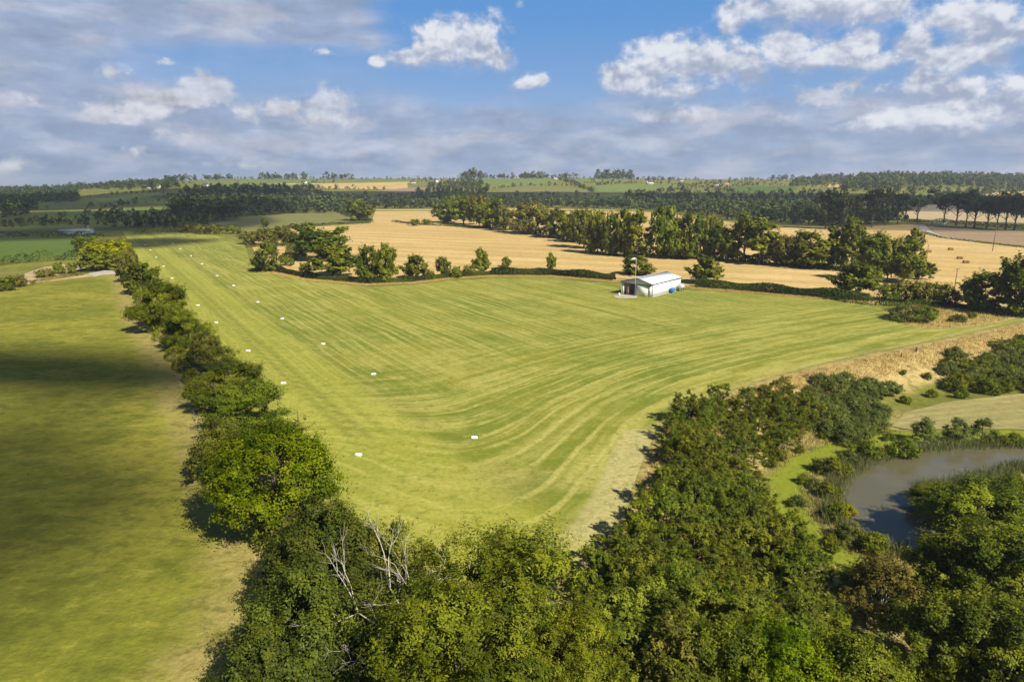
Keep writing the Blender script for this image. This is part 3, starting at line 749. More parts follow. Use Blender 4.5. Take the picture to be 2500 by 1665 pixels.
cen('A3', 700, 1640, 9, 8, 'dark tree filling the bottom edge left of the dead tree')
# dead tree
rng = np.random.default_rng(77)
dx_, dy_ = G0(1085, 1760, 1.0)
dt = tag(empty('dead_tree', (dx_, dy_, 0)), 'bare pale dead tree reaching left over the dark crowns', 'tree'); dt.scale = (.9, .9, .84)
mb = MB()
def branch(mb, p, d, L, r, depth):
    pts = [p]; q = np.array(p, float); dd = np.array(d, float); n = 4
    for i in range(n):
        dd = dd + rng.normal(0, .13, 3) + np.array([-.03, 0, .01]); dd /= np.linalg.norm(dd); q = q + dd * L / n; pts.append(tuple(q))
    mb.tube(pts, [r * (1 - .6 * i / n) for i in range(n + 1)], 6)
    if depth > 0:
        for k in range(3 if depth > 1 else 4):
            i = rng.integers(2, n + 1); d2 = dd + rng.normal(0, .5, 3) + np.array([0, 0, .25]); d2 /= np.linalg.norm(d2)
            branch(mb, pts[i], d2, L * rng.uniform(.45, .7), r * .45, depth - 1)
mb.tube([(0, 0, -.3), (-.5, .4, 3), (-1.3, .9, 6), (-1.7, 1.3, 8.2)], [.32, .26, .2, .14], 9)
mb.build('trunk', PALE, dt, sm=True)
for d, L, r, at in (((-.9, .35, .32), 6.4, .12, (-1.3, .9, 6)), ((-.6, .75, .45), 6.2, .12, (-1.7, 1.3, 8.2)), ((-.35, .95, .35), 5.4, .10, (-1.7, 1.3, 8.2)), ((-.95, .1, .25), 5.0, .10, (-.9, .6, 4.6)), ((-.6, .75, .3), 5.0, .1, (-1.5, 1.1, 7.2)), ((.15, .6, .8), 4.0, .08, (-1.7, 1.3, 8.2))):
    mb = MB(); branch(mb, at, np.array(d) / np.linalg.norm(d), L, r, 3); mb.build('branch', PALE, dt, sm=True)

# ------------------------------------------------------------------ plantation on the bank
PLT = [G0(p[0], p[1], -1) for p in [(1430,1480),(1500,1400),(1560,1300),(1620,1200),(1640,1100),(1660,1040),(1740,1010),(1850,985),(1960,965),(2010,1000),(1960,1050),(1870,1090),(1835,1140),(1900,1230),(1975,1330),(2010,1420),(1990,1500),(1985,1560),(2080,1700),(2100,1850),(1380,1850),(1410,1650)]]
A = np.array(PLT); pr = random.Random(3); pts = []
for _ in range(9000):
    q = np.array([pr.uniform(A[:, 0].min(), A[:, 0].max()), pr.uniform(A[:, 1].min(), A[:, 1].max())])
    if all((q[0] - p[0]) ** 2 + (q[1] - p[1]) ** 2 > 2.45 ** 2 for p in pts): pts.append(q)
pts = np.array(pts); pts = pts[inside(pts, PLT)]
for i, (x, y) in enumerate(pts):
    k = pr.choice(['P0', 'P1', 'P0', 'P1', 'P2', 'P3']); h = pr.uniform(4.4, 6.6) * (1 if y < 75 else .85)
    nmk = {'P3': 'yellowish young tree standing in the dense plantation by the pond', 'P2': 'fresh green young tree standing in the dense plantation by the pond'}.get(k, 'grey-green young tree standing in the dense plantation by the pond')
    put(k, float(x), float(y), h * pr.uniform(.72, .9), h, nmk, 'young trees of the plantation beside the pond')
# gorse and bushes on the bank
def scatter(px_poly, sp, seed):
    P = np.array(PXY(px_poly)); r = random.Random(seed); out = []
    lo, hi = P.min(0), P.max(0); n = int((hi[0] - lo[0]) * (hi[1] - lo[1]) / sp ** 2 * 6) + 50
    for _ in range(n):
        q = (r.uniform(lo[0], hi[0]), r.uniform(lo[1], hi[1]))
        if all((q[0] - p[0]) ** 2 + (q[1] - p[1]) ** 2 > sp * sp for p in out): out.append(q)
    out = np.array(out); return out[inside(out, P)]
r_ = random.Random(8)
for x, y in scatter([(1960,975),(1990,930),(2060,925),(2150,950),(2205,965),(2150,985),(2160,1030),(2120,1070),(2060,1090),(1990,1060)], 2.5, 4):
    s = r_.uniform(2.0, 2.9); put('S0', float(x), float(y), s * 1.75, s, 'grey-green gorse bush in the clump on the bank above the pond path', 'gorse bushes on the bank')
for x, y in scatter([(2270,900),(2330,870),(2440,850),(2600,830),(2900,800),(2900,960),(2600,965),(2440,965),(2350,960),(2300,930)], 3.0, 5):
    s = r_.uniform(2.6, 3.8); put(r_.choice(['S0', 'S0', 'P0', 'S1']), float(x), float(y), s * 1.4, s, 'blue-green bush in the thicket at the right edge above the dry meadow', 'bushes in the right hand thicket')
for px, py, s, lb in ((2345,972,1.6,'round dark green bush at the corner of the dry meadow'),(2210,985,1.3,'small dark bush on the dry bank'),(2275,970,1.4,'small round bush beside the dry meadow edge'),(2262,925,1.2,'low bush on the tan bank beside the thicket'),(2205,915,.9,'low flat bush high on the tan bank'),
                      (1952,1105,1.0,'tiny dark green bush beside the green path'),(1885,1140,1.3,'small dark bush at the bend of the green path'),(2010,1070,1.1,'little bush among dry grass above the path')):
    x, y = G(px, py); put('S1', x, y, s * 1.5, s * 1.25, lb, None)
x, y = G(2110, 1120); put('S1', x, y, 4, 3, 'dark bush on the left bank of the pond')
for i_, (px, py, w_, h_) in enumerate(((1960,1180,1.8,1.4),(1945,1235,2.0,1.5),(2130,1060,2.0,1.5),(2070,1050,2.2,1.7),(2170,1075,1.8,1.3),(1900,1120,2.2,1.8),(2030,1340,2.4,1.8),(2005,1150,2.6,2.0),(2025,1215,2.8,2.1),(2040,1265,2.6,2.2),(2075,1320,3.2,2.2),(2150,1120,2.4,1.8),(2130,1345,3.4,2.4),(1985,1190,1.8,1.4),(2440,1088,3,1.8),(2480,1090,3,2.2))):
    x, y = G(px, py); put(('S1', 'S0', 'S1')[i_ % 3], x, y, w_, h_, 'low scrub bush among the reeds round the pond', 'scrub bushes round the pond')
x, y = G(2040, 1262); put('Y0', x + 1, y, 2.4, 1.9, 'small yellow bush at the lower left bank of the pond', None, cat='bush')
x, y = G(2040, 1160); put('S1', x, y, 3.6, 2.6, 'dark bush over the reeds left of the pond')
x, y = G(2075, 1135); put('S0', x, y, 3.2, 2.2, 'grey-green bush between two dark bushes by the pond')
x, y = G(2200, 1120); put('S1', x, y, 4.2, 3.2, 'rounded olive bush on the far bank of the pond')
for px, lb in ((2255, 'conical dark tree on the far pond bank, left of three'), (2332, 'conical dark tree on the far pond bank, middle of three'), (2396, 'conical dark tree on the far pond bank, right of three')):
    x, y = G(px, 1082); put('C0', x, y, 3.6, 4.3, lb, 'three conical trees on the pond bank')
# big trees at the lower right
BR = 'large trees at the lower right around the pond'
for k, px, py, w, h, lb in (
    ('A6', 2400, 1250, 11, 8.5, 'round dark tree reaching out over the pond'),
    ('A6', 2510, 1235, 9, 8, 'tree at the right edge beside the pond'),
    ('A2', 2290, 1205, 6, 4, 'low rounded bushy tree at the water edge of the pond'),
    ('A6', 2400, 1410, 10, 10, 'leafy tree at the lower right, nearest the pond end'),
    ('A6', 2470, 1420, 10, 11, 'tall leafy tree at the right edge below the pond'),
    ('A2', 2190, 1760, 7, 7, 'green tree right of the autumn coloured tree'),
    ('A6', 2360, 1580, 9, 9.5, 'leafy tree below the pond, second from the right corner'),
    ('A6', 2470, 1600, 9, 10, 'tree filling the bottom right corner'),
    ('A2', 2060, 1640, 7.5, 8, 'bright topped tree at the bottom below the autumn coloured tree'),
    ('A', 1900, 1640, 6.5, 7.5, 'bright green tree at the bottom edge of the plantation'),
    ('A5', 1640, 1620, 6.5, 7, 'olive tree with pale twigs at the bottom edge'),
    ('A6', 1780, 1640, 6.5, 7.5, 'dark tree at the bottom edge inside the plantation')):
    cen(k, px, py, w, h, lb, BR)
cen('A7', 2155, 1440, 6.6, 7.5, 'brownish autumn coloured tree with a pale forked trunk')

# ------------------------------------------------------------------ trees and bushes in the middle distance
MG = 'trees along the hedge at the edge of the straw field'
for a in (('M0', 623, 682, 595, 665, 'grey-green round tree at the left tip of the hedge'),
          ('B0', 680, 720, 625, 650, 'low bush beside the grey-green round tree'),
          ('M3', 725, 838, 548, 640, 'tall dark domed tree, the tallest of the hedge cluster'),
          ('M0', 722, 750, 588, 625, 'slim tree left of the tall domed tree'),
          ('M2', 762, 862, 590, 682, 'bright green tree with gaps in front of the domed tree'),
          ('B0', 728, 765, 640, 675, 'small dark bush left of the bright green tree'),
          ('M4', 868, 930, 600, 690, 'left half of the broad pair of trees before the straw field'),
          ('M0', 915, 972, 597, 690, 'right half of the broad pair of trees before the straw field'),
          ('M2', 990, 1045, 622, 684, 'lollipop tree leaning right, next after the broad pair'),
          ('M1', 1063, 1100, 627, 680, 'thin small tree second after the broad pair'),
          ('B0', 1040, 1062, 660, 684, 'tiny bush between the two small trees'),
          ('B0', 1100, 1130, 650, 680, 'dark round bush on the hedge line'),
          ('B1', 1130, 1158, 645, 675, 'olive bush left of the pointed tree'),
          ('M2', 1154, 1192, 608, 672, 'pointed bright tree in the middle of the hedge'),
          ('M0', 1225, 1246, 627, 652, 'tiny round topped tree rising from the hedge'),
          ('M4', 1334, 1357, 618, 660, 'slim lone tree rising from the hedge against straw'),
          ('M0', 1520, 1588, 622, 674, 'round tree standing behind the white hangar'),
          ('M2', 1690, 1758, 626, 696, 'rounded green tree right of the hangar')):
    box(*a, MG)
for a in (('B1', 590, 640, 563, 598, 'yellowish bush at the left of the scrub strip'), ('M1', 628, 680, 558, 602, 'olive tree in the scrub strip behind the airfield'),
          ('M1', 665, 722, 552, 600, 'brownish bushy tree at the right of the scrub strip'), ('M3', 638, 655, 535, 556, 'tiny dark lone tree in the olive field'),
          ('B1', 480, 505, 548, 572, 'round olive bush behind the airfield end'),('B1', 500, 545, 545, 572, 'brown-green bush behind the airfield end'),('B0', 550, 590, 550, 572, 'bush at the corner of the airfield'),
          ('B1', 440, 490, 540, 568, 'pale topped round bush at the airfield end'),
          ('M3', 848, 902, 486, 540, 'lone dark tree at the left corner of the upper straw field')):
    box(*a, 'bushes and trees beyond the airfield')
CG = 'trees of the copse in the straw field'
for k, (key, l, r, t, b, lb) in enumerate((('M0', 1063, 1125, 490, 545, 'rounded tree at the left end of the copse'), ('M2', 1100, 1165, 478, 550, 'bright domed tree in the copse'), ('M3', 1085, 1130, 478, 530, 'dark tree at the back of the copse'),
        ('M1', 1140, 1200, 478, 556, 'yellow-green domed tree in the copse'), ('M4', 1170, 1235, 486, 560, 'tall dark sided tree of the copse'), ('M1', 1205, 1250, 505, 565, 'olive tree at the right end of the copse'),
        ('B0', 1000, 1025, 535, 552, 'low bush left of the copse'), ('B0', 1030, 1055, 535, 550, 'low bush touching the copse'))):
    box(key, l, r, t, b, lb, CG)
TL = 'tall trees in the line across the straw field'
ordn = ['first', 'second', 'third', 'fourth', 'fifth', 'sixth', 'seventh', 'eighth', 'ninth', 'tenth', 'eleventh', 'twelfth', 'thirteenth', 'fourteenth', 'fifteenth', 'sixteenth', 'seventeenth', 'eighteenth', 'nineteenth', 'twentieth', 'twenty-first', 'twenty-second']
LINE = [('M1',1258,1334,504,570),('M3',1335,1392,518,580),('M4',1382,1420,525,590),('M1',1400,1450,520,605),('M0',1436,1482,525,618),('M4',1470,1512,528,622),('M0',1500,1545,522,624),('T0',1535,1580,522,628),
        ('T1',1588,1625,515,630),('M0',1605,1655,518,630),('M4',1640,1692,530,632),('T1',1690,1725,530,632),('M1',1715,1745,535,632),('M3',1738,1790,550,635),('T1',1790,1840,528,640),('T0',1828,1890,540,645),
        ('M1',1890,1945,582,650),('M4',1940,2022,572,655),('T0',2010,2052,560,655),('T1',2048,2105,540,660)]
for i, (key, l, r, t, b) in enumerate(LINE):
    g_ = (r - l) * .13; box(key, l - g_, r + g_, t - 7, b + 3, {'M': 'leafy', 'T': 'tall open'}[key[0]] + ' tree in the line across the straw field, ' + ordn[i] + ' from its left end', TL)
RG = 'trees in the clump at the right end of the line'
for a in (('M2', 2085, 2165, 570, 688, 'bright green tree on the left of the right clump'), ('M1', 2130, 2200, 580, 690, 'grey-green tree in the middle of the right clump'), ('M2', 2160, 2248, 585, 692, 'yellow-green tree on the right of the right clump'),
          ('T1', 2200, 2246, 560, 660, 'tall sparse pale tree behind the right clump'), ('M3', 2228, 2274, 640, 684, 'small dark tree at the right foot of the clump'), ('M2', 2046, 2140, 640, 728, 'rounded vivid tree at the near corner of the straw field'),
          ('M4', 2345, 2440, 660, 760, 'tree with gaps, left of the dark tree at the right edge'), ('M3', 2432, 2540, 626, 775, 'tall dark tree at the right edge above the airfield'), ('M3', 2500, 2600, 640, 780, 'dark tree just at the right picture edge')):
    box(*a, RG)
sh = [('B0', 2140, 2200, 690, 738), ('B1', 2180, 2240, 680, 738), ('B1', 2220, 2280, 682, 742), ('B0', 2260, 2320, 688, 745), ('B1', 2290, 2340, 700, 748)]
for i, a in enumerate(sh): box(*a, 'olive topped thorn bush below the right clump, ' + ordn[i] + ' from the left', 'thorn bushes at the airfield corner')
for a in (('S0', 2170, 2250, 742, 785, 'spreading grey-green bush on the grass island'), ('S1', 2230, 2290, 745, 790, 'brownish bush in the middle of the grass island'), ('S0', 2320, 2355, 765, 788, 'small round bush at the right of the grass island'), ('S1', 2360, 2385, 760, 778, 'small dark bush at the far side of the grass island')):
    box(*a, None)
for a in (('B0', -20, 40, 675, 712, 'olive bush at the left picture edge beside the path'), ('B1', 30, 66, 672, 702, 'brownish bush beside the path at the left'), ('B0', 130, 158, 640, 670, 'bush with red tinge beside the dirt path'), ('B0', 162, 190, 640, 668, 'round green bush beside the straw strip'), ('B1', 85, 130, 660, 678, 'low bush on the bank of the dirt path')):
    box(*a, 'bushes beside the dirt path')

# ------------------------------------------------------------------ hedges
def hedge(name, line, hw, h, leaf, dens, mat, label, group=None, seed=1, rag=.3, cat='hedge'):
    rng = np.random.default_rng(seed); A = np.array(line, float); vs = []; ns = []; ts = []
    for a, b in zip(A[:-1], A[1:]):
        L = np.linalg.norm(b - a); n = int(L * dens)
        if n < 1: continue
        t = rng.uniform(0, 1, n); th = rng.uniform(-.15, math.pi + .15, n); d = (b - a) / L; nn = np.array([d[1], -d[0]])
        s = (a + (b - a) * t[:, None]); arc = t * L
        bump_ = 1 + rag * (np.sin(s[:, 0] * .41 + seed) * .5 + np.sin(s[:, 1] * .9 + s[:, 0] * .23) * .5) 
        rr = rng.uniform(.6, 1, n) ** .5 * bump_
        off = np.cos(th) * hw * rr; zz = np.abs(np.sin(th)) ** .7 * h * rr
        p = s + nn * off[:, None]; g = hgt(p[:, 0], p[:, 1])
        vs.append(np.column_stack([p, g + zz])); nr = np.column_stack([nn[0] * np.cos(th), nn[1] * np.cos(th), np.sin(th) + .3])
        ns.append(unit(nr + .5 * rng.normal(size=(n, 3)))); ts.append(np.clip(.45 + .3 * np.sin(s[:, 0] * .3 + s[:, 1] * .21) + rng.normal(0, .18, n), 0, 1))
    p = np.concatenate(vs); v, f, t = leaf_arrays(rng, p, np.concatenate(ns), leaf, np.concatenate(ts), .7)
    me = np_mesh(name, v, f, dict(tint=t)); return tag(link(name, me, None, mat), label, cat, group)
hedge('hedge', HEDGE[:6], 1.4, 1.9, .45, 170, LEAF['hedge'], 'low clipped hedge between airfield and straw field, left of the slim lone tree', seed=2)
hedge('hedge', HEDGE[5:8], 1.6, 2.7, .55, 230, LEAF['hedge'], 'dark clipped hedge running to the left wall of the hangar', seed=3, rag=.18)
hedge('hedge', HEDGE[8:], 1.6, 2.8, .55, 230, LEAF['hedge'], 'dark clipped hedge running right from the hangar', seed=4, rag=.18)
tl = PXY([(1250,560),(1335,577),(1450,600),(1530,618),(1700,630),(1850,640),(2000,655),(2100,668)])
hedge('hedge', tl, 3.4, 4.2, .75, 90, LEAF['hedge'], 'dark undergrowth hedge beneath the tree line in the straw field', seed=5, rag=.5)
hedge('hedge', PXY([(960,542),(1010,548),(1080,552),(1250,562)]), 2, 1.6, .6, 30, LEAF['dark'], 'low hedge under the copse in the straw field', seed=6)
hedge('hedge', PXY([(600,604),(720,600),(700,640)]), 3, 2.2, .6, 40, LEAF['olive'], 'scrubby hedge turning round the airfield corner', seed=7, rag=.5)
hedge('hedge', PXY([(2010,729),(2150,745),(2330,750),(2420,762),(2520,778)]), 2.4, 2.2, .45, 60, LEAF['dark'], 'dark overgrown hedge below the thorn bushes at the right', seed=8, rag=.5)
hedge('hedge', PXY([(-60,655),(0,648),(60,640),(190,634)]), 3, 4, .7, 30, LEAF['dark'], 'dark hedge at the near side of the dark green field', seed=9, rag=.5)
hedge('hedge', PXY([(60,698),(120,684),(200,672)]), 1.2, 1.2, .5, 25, LEAF['olive'], 'low rough hedge on the dirt path bank', seed=10, rag=.5)
hedge('hedge', PXY([(330,572),(420,566),(545,573)]), 3, 3.2, .8, 24, LEAF['olive'], 'hedge closing the far end of the airfield', seed=11, rag=.4)
hedge('hedge', PXY([(-60,582),(60,578),(150,578),(250,577)]), 3, 3, .8, 24, LEAF['far'], 'dark hedge at the far side of the dark green field', seed=12, rag=.5)
hedge('hedge', PXY([(700,556),(800,549),(905,545)]), 2, 1.8, .8, 24, LEAF['far'], 'thin hedge between olive field and straw field', seed=13, rag=.4)
hedge('hedge', PXY([(820,514),(850,528),(905,543)]), 3, 3.5, .9, 20, LEAF['far'], 'hedge descending to the lone dark tree', seed=14, rag=.4)
hedge('hedge', PXY([(2250,568),(2300,581),(2376,591),(2500,605),(2650,620)]), 1.2, 1.0, .6, 16, LEAF['far'], 'thin dark hedge under the brown field', seed=15, rag=.4)
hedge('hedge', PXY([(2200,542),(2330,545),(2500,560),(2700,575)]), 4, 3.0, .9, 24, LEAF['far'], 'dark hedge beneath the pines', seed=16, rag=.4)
rowu = PXY([(330,700),(380,800),(440,880),(500,980),(560,1100),(620,1220),(680,1330),(730,1450)])
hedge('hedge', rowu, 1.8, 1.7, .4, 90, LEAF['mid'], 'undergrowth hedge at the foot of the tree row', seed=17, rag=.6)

# ------------------------------------------------------------------ reeds, dry grass
def blades(name, pts, h, w, mat, label, seed, per=6, spread=.4, cat='grass'):
    rng = np.random.default_rng(seed); n = len(pts) * per
    p = np.repeat(np.asarray(pts), per, 0) + rng.normal(0, spread, (n, 2)); g = hgt(p[:, 0], p[:, 1])
    pdd = sdist(p, POND); g = g - 1.3 * smooth((pdd + 1.0) / 3.0)
    a = rng.uniform(0, math.pi * 2, n); ca = np.stack([np.cos(a), np.sin(a), 0 * a], 1)
    hh = h * rng.uniform(.5, 1.2, n)[:, None]; ln = rng.normal(0, .22, (n, 2)) * hh
    b0 = np.column_stack([p, g - .05]); top = b0 + np.column_stack([ln, hh])
    v = np.stack([b0 - ca * w / 2, b0 + ca * w / 2, top], 1).reshape(-1, 3)
    me = np_mesh(name, v, np.arange(n * 3).reshape(n, 3), dict(tint=np.repeat(np.clip(rng.normal(.5, .25, n), 0, 1), 3)))
    return tag(link(name, me, None, mat), label, cat, None, 'stuff')
rg2 = np.random.default_rng(9)
def near_poly(poly, n, lo, hi, closed=True, filt=None):
    A = np.array(poly); B = np.roll(A, -1, 0) if closed else A[1:]; A = A if closed else A[:-1]
    L = np.linalg.norm(B - A, axis=1); k = rg2.choice(len(A), n, p=L / L.sum()); t = rg2.uniform(0, 1, n)[:, None]
    d = unit(B - A)[k]; nn = np.stack([d[:, 1], -d[:, 0]], 1); return A[k] * (1 - t) + B[k] * t + nn * rg2.uniform(lo, hi, n)[:, None]
q = near_poly(POND, 9000, -3.2, 3.2); sdq = sdist(q, POND)
q = q[(sdq < .35) & (sdq > -3.0)]
keep = (q[:, 1] > G0(2200, 1190, PONDZ)[1]) | (q[:, 0] < G0(2130, 1250, PONDZ)[0])
blades('reeds', q[keep], 1.7, .09, LEAF['reed'], 'pale green reeds standing round the pond margin', 3, per=3, spread=.3, cat='reeds')
q = near_poly(EDGE[2:], 15000, -9, 10, False); s = sdist(q, BAS); q = q[(s > .5) & (s < 12)]
blades('dry_grass', q, .55, .07, LEAF['straw'], 'tall dry grass on the bank between airfield and bushes', 4, per=5, cat='grass')
SCR = PXY([(1880,1085),(1960,1050),(2080,1040),(2250,1060),(2080,1095),(2010,1140),(1990,1200),(2020,1290),(2100,1350),(2080,1400),(2000,1380),(1940,1290),(1880,1200)])
q = rg2.uniform(np.array(SCR).min(0), np.array(SCR).max(0), (9000, 2)); q = q[inside(q, SCR)]; q = q[segdist(q, LPATH, False) > 1.8]
blades('dry_grass', q[::2], .5, .09, LEAF['straw'], 'rough yellow grass between the plantation and the pond', 12, per=5, cat='grass')
blades('rough_grass', q[1::2], .55, .10, LEAF['reed'], 'rough green grass between the plantation and the pond', 13, per=5, cat='grass')
q = rg2.uniform(np.array(PAST).min(0), np.array(PAST).max(0), (26000, 2)); q = q[inside(q, PAST)]; q = q[(np.sin(q[:, 0] * .31) + np.sin(q[:, 1] * .27 + q[:, 0] * .1) + rg2.normal(0, .8, len(q))) > .6]
blades('grass_tufts', q, .16, .10, LEAF['dark'], 'darker tufts scattered through the grazed pasture', 14, per=7, spread=.14, cat='grass')
q = near_poly(HEDGE, 6000, 1.6, 4.6, False)
blades('dry_grass', q, .5, .10, LEAF['straw'], 'rough dry grass along the foot of the hedge', 5, per=4, cat='grass')
q = scatter([(2170,768),(2240,745),(2380,750),(2490,765),(2420,792),(2280,802),(2200,792)], .8, 6)
blades('dry_grass', q, .7, .12, LEAF['straw'], 'tall dry grass on the island by the airfield corner', 6, per=8, cat='grass')

# ------------------------------------------------------------------ distant woods: single trees that read apart, and the mass
DW = {}
def wood(px_poly, sp, hmin, hmax, keyf=lambda r: 'D0', seed=1, indiv=0, lab='', grp=None):
    P = PXY(px_poly); A = np.array(P); r = random.Random(seed); out = []
    lo, hi = A.min(0), A.max(0); n = int((hi[0] - lo[0]) * (hi[1] - lo[1]) / sp ** 2 * 2.2) + 20
    q = np.array([(r.uniform(lo[0], hi[0]), r.uniform(lo[1], hi[1])) for _ in range(n)]); q = q[inside(q, P)]
    cell = {}
    for x, y in q:
        c = (int(x // sp), int(y // sp))
        if all((x - a) ** 2 + (y - b) ** 2 > sp * sp for i in (-1, 0, 1) for j in (-1, 0, 1) for a, b in cell.get((c[0] + i, c[1] + j), ())):
            cell.setdefault(c, []).append((x, y)); out.append((x, y))
    out.sort(key=lambda p: p[1])
    for i, (x, y) in enumerate(out):
        h = r.uniform(hmin, hmax); w = h * r.uniform(.75, 1.05)
        if i < indiv: put(keyf(r), x, y, w, h, lab, grp)
        else: DW.setdefault('m', []).append((x, y, w, h, 0 if keyf(r) == 'D0' else 1))
def wline(px_line, sp, hmin, hmax, lit=.3, seed=1, jit=3):
    A = np.array(PXY(px_line)); r = random.Random(seed)
    for a, b in zip(A[:-1], A[1:]):
        L = np.linalg.norm(b - a); n = max(1, int(L / sp))
        for k in range(n):
            q = a + (b - a) * ((k + r.random()) / n); h = (hmin + (hmax - hmin) * r.random() ** 1.7) * (1.3 if hmax > 12 else .95)
            DW.setdefault('m', []).append((q[0] + r.uniform(-jit, jit), q[1] + r.uniform(-jit, jit), h * r.uniform(.8, 1.3), h, 1 if r.random() < lit else 0))
d0 = lambda r: 'D0'
mixk = lambda r: 'D1' if r.random() < .4 else 'D0'
wood([(410,500),(520,488),(700,492),(850,500),(890,512),(820,520),(700,522),(560,532),(430,528)], 10, 11, 17, d0, 1, 7, 'dark tree at the front of the shaded wood left of the straw field', 'trees in the shaded wood left of the straw field')
wood([(-80,480),(0,472),(100,468),(190,470),(190,492),(90,500),(60,530),(-80,540)], 12, 8, 13, d0, 2, 4, 'dark tree in the shaded wood at the left edge', 'trees in the shaded wood at the left edge')
wood([(-60,548),(100,542),(200,540),(330,530),(420,520),(560,540),(540,556),(420,560),(300,556),(120,552),(-60,562)], 9, 3.5, 6.5, d0, 3, 6, 'dark tree in the low wood behind the far end of the airfield', 'trees of the low wood beyond the airfield')
wood([(890,500),(1100,502),(1300,500),(1480,505),(1500,510),(1300,507),(900,510)], 9, 10, 14.5, d0, 4, 6, 'dark tree of the wooded edge behind the upper straw field', 'trees of the wooded edge behind the straw field')
wood([(1480,506),(1560,495),(1800,500),(1980,508),(2120,530),(2200,545),(2050,553),(1900,546),(1780,538),(1650,518)], 9, 10, 16, d0, 5, 8, 'dark tall tree of the wood behind the tree line', 'trees of the wood behind the tree line')
for i, (l, r, t, b) in enumerate([(1990,2040,465,560),(2035,2075,470,562),(2070,2100,478,555),(2105,2150,462,556),(2140,2180,465,550),(2170,2212,472,548)]):
    box('D0', l, r, t, b, 'tall shaded tree left of the pale stubble, ' + ordn[i] + ' from the left', 'tall shaded trees left of the pines')
for i, (k, l, r, t, b) in enumerate([('Q1',2215,2262,478,540),('Q0',2276,2330,470,545),('Q0',2308,2360,470,552),('Q1',2340,2375,474,556),('Q0',2350,2405,480,558),('Q0',2385,2430,482,560),('Q1',2415,2450,478,562),('Q0',2430,2480,474,562),('Q1',2455,2495,478,564),('Q0',2478,2530,476,566)]):
    box(k, l - 9, r + 9, t - (i * 7) % 11, b, 'dark flat topped pine on bare trunks, ' + ordn[i] + ' pine from the left', 'pines at the right on bare trunks')
# right hill
wood([(1930,452),(2060,450),(2120,440),(2060,436),(1960,438)], 17, 7, 13, mixk, 60)
wood([(2080,462),(2330,470),(2500,462),(2500,474),(2330,480),(2140,474)], 16, 7, 13, mixk, 61)
wood([(2050,470),(2200,462),(2320,458),(2450,462),(2560,468),(2560,440),(2350,436),(2100,438),(2060,448)], 15, 10, 19, mixk, 6)
wood([(2200,492),(2320,488),(2330,498),(2210,500)], 12, 8, 12, mixk, 7)
wood([(2330,494),(2420,488),(2600,492),(2600,500),(2400,500)], 14, 8, 12, mixk, 8)
wood([(1060,452),(1150,440),(1160,450),(1200,460),(1180,480),(1060,480),(990,470)], 16, 7, 12, d0, 9)
wood([(880,490),(1060,484),(1190,488),(1200,498),(890,498)], 14, 8, 12, d0, 10)
wood([(1440,480),(1640,482),(1760,484),(1980,470),(2050,478),(1960,500),(1560,492)], 16, 6, 11, d0, 11)
wood([(620,462),(760,458),(770,472),(640,484),(460,478),(440,466)], 17, 8, 13, mixk, 12)
wood([(-60,462),(120,452),(260,448),(420,446),(440,462),(300,464),(100,464),(-60,474)], 15, 8, 14, d0, 13)
LN = [[(0,452),(200,450),(430,438)],[(2050,438),(2200,433),(2400,433),(2560,438)],[(440,470),(600,468),(700,474)],[(1080,462),(1180,452)],[(1530,476),(1640,478),(1760,486)],[(1900,458),(1990,452),(2060,456)],[(-60,459),(150,452),(300,449),(430,440)],[(430,440),(600,438),(800,438),(1000,439)],[(1000,439),(1100,438),(1180,436),(1300,435),(1400,436)],[(1400,437),(1520,438),(1650,440),(1720,440)],[(1780,440),(1900,439),(2050,438)],[(2050,437),(2300,436),(2560,440)],
      [(190,483),(300,474),(420,471)],[(90,513),(250,508),(330,497),(420,492)],[(95,496),(190,493)],[(90,540),(230,534),(300,522),(420,516)],[(420,450),(620,446),(760,446)],[(700,461),(800,462),(920,464),(1062,468)],[(640,466),(760,470),(900,480)],
      [(1130,447),(1210,438)],[(1200,462),(1270,455),(1380,454),(1440,462)],[(1350,438),(1400,448),(1450,470)],[(1200,479),(1300,480),(1440,480)],[(1380,447),(1540,448)],[(1450,454),(1560,448),(1654,451)],[(1480,468),(1600,468),(1700,462)],[(1654,452),(1740,462),(1800,472)],[(1740,460),(1850,453),(1945,455)],[(1945,455),(2080,461)],[(1990,450),(2080,449)],
      [(1600,462),(1760,448),(1900,450)],[(1700,445),(1900,444),(2000,446)],[(1650,474),(1760,469),(1900,470)],[(480,549),(600,531),(700,523),(850,521)],[(2385,485),(2600,488)],[(2385,476),(2500,467),(2600,465)],[(994,446),(1060,444),(1130,446)],[(760,448),(900,446),(994,446)],[(470,458),(620,462)]]
for i, l in enumerate(LN): wline(l, 9 if i > 5 else 8, 3.5 if i > 5 else 4, 10 if i > 5 else 13, .35, 30 + i)
for (x0, x1, yy, a_, b_) in ((405,480,438,10,17),(500,560,438,8,13),(630,745,438,9,15),(800,860,438,9,15),(1040,1060,440,7,12),(1125,1180,437,14,22),(1180,1250,436,8,13),(1265,1325,436,8,13),(1370,1400,437,8,13),(1460,1545,437,11,19),(1545,1650,440,7,12),(1800,1850,440,6,10),(1890,1930,439,8,13),(1985,2060,438,9,15),(2095,2200,437,11,16),(2270,2320,436,12,19),(160,230,450,9,15),(270,330,446,8,13)):
    wline([(x0, yy), (x1, yy)], 6.5, a_, b_, .25, x0, 9)
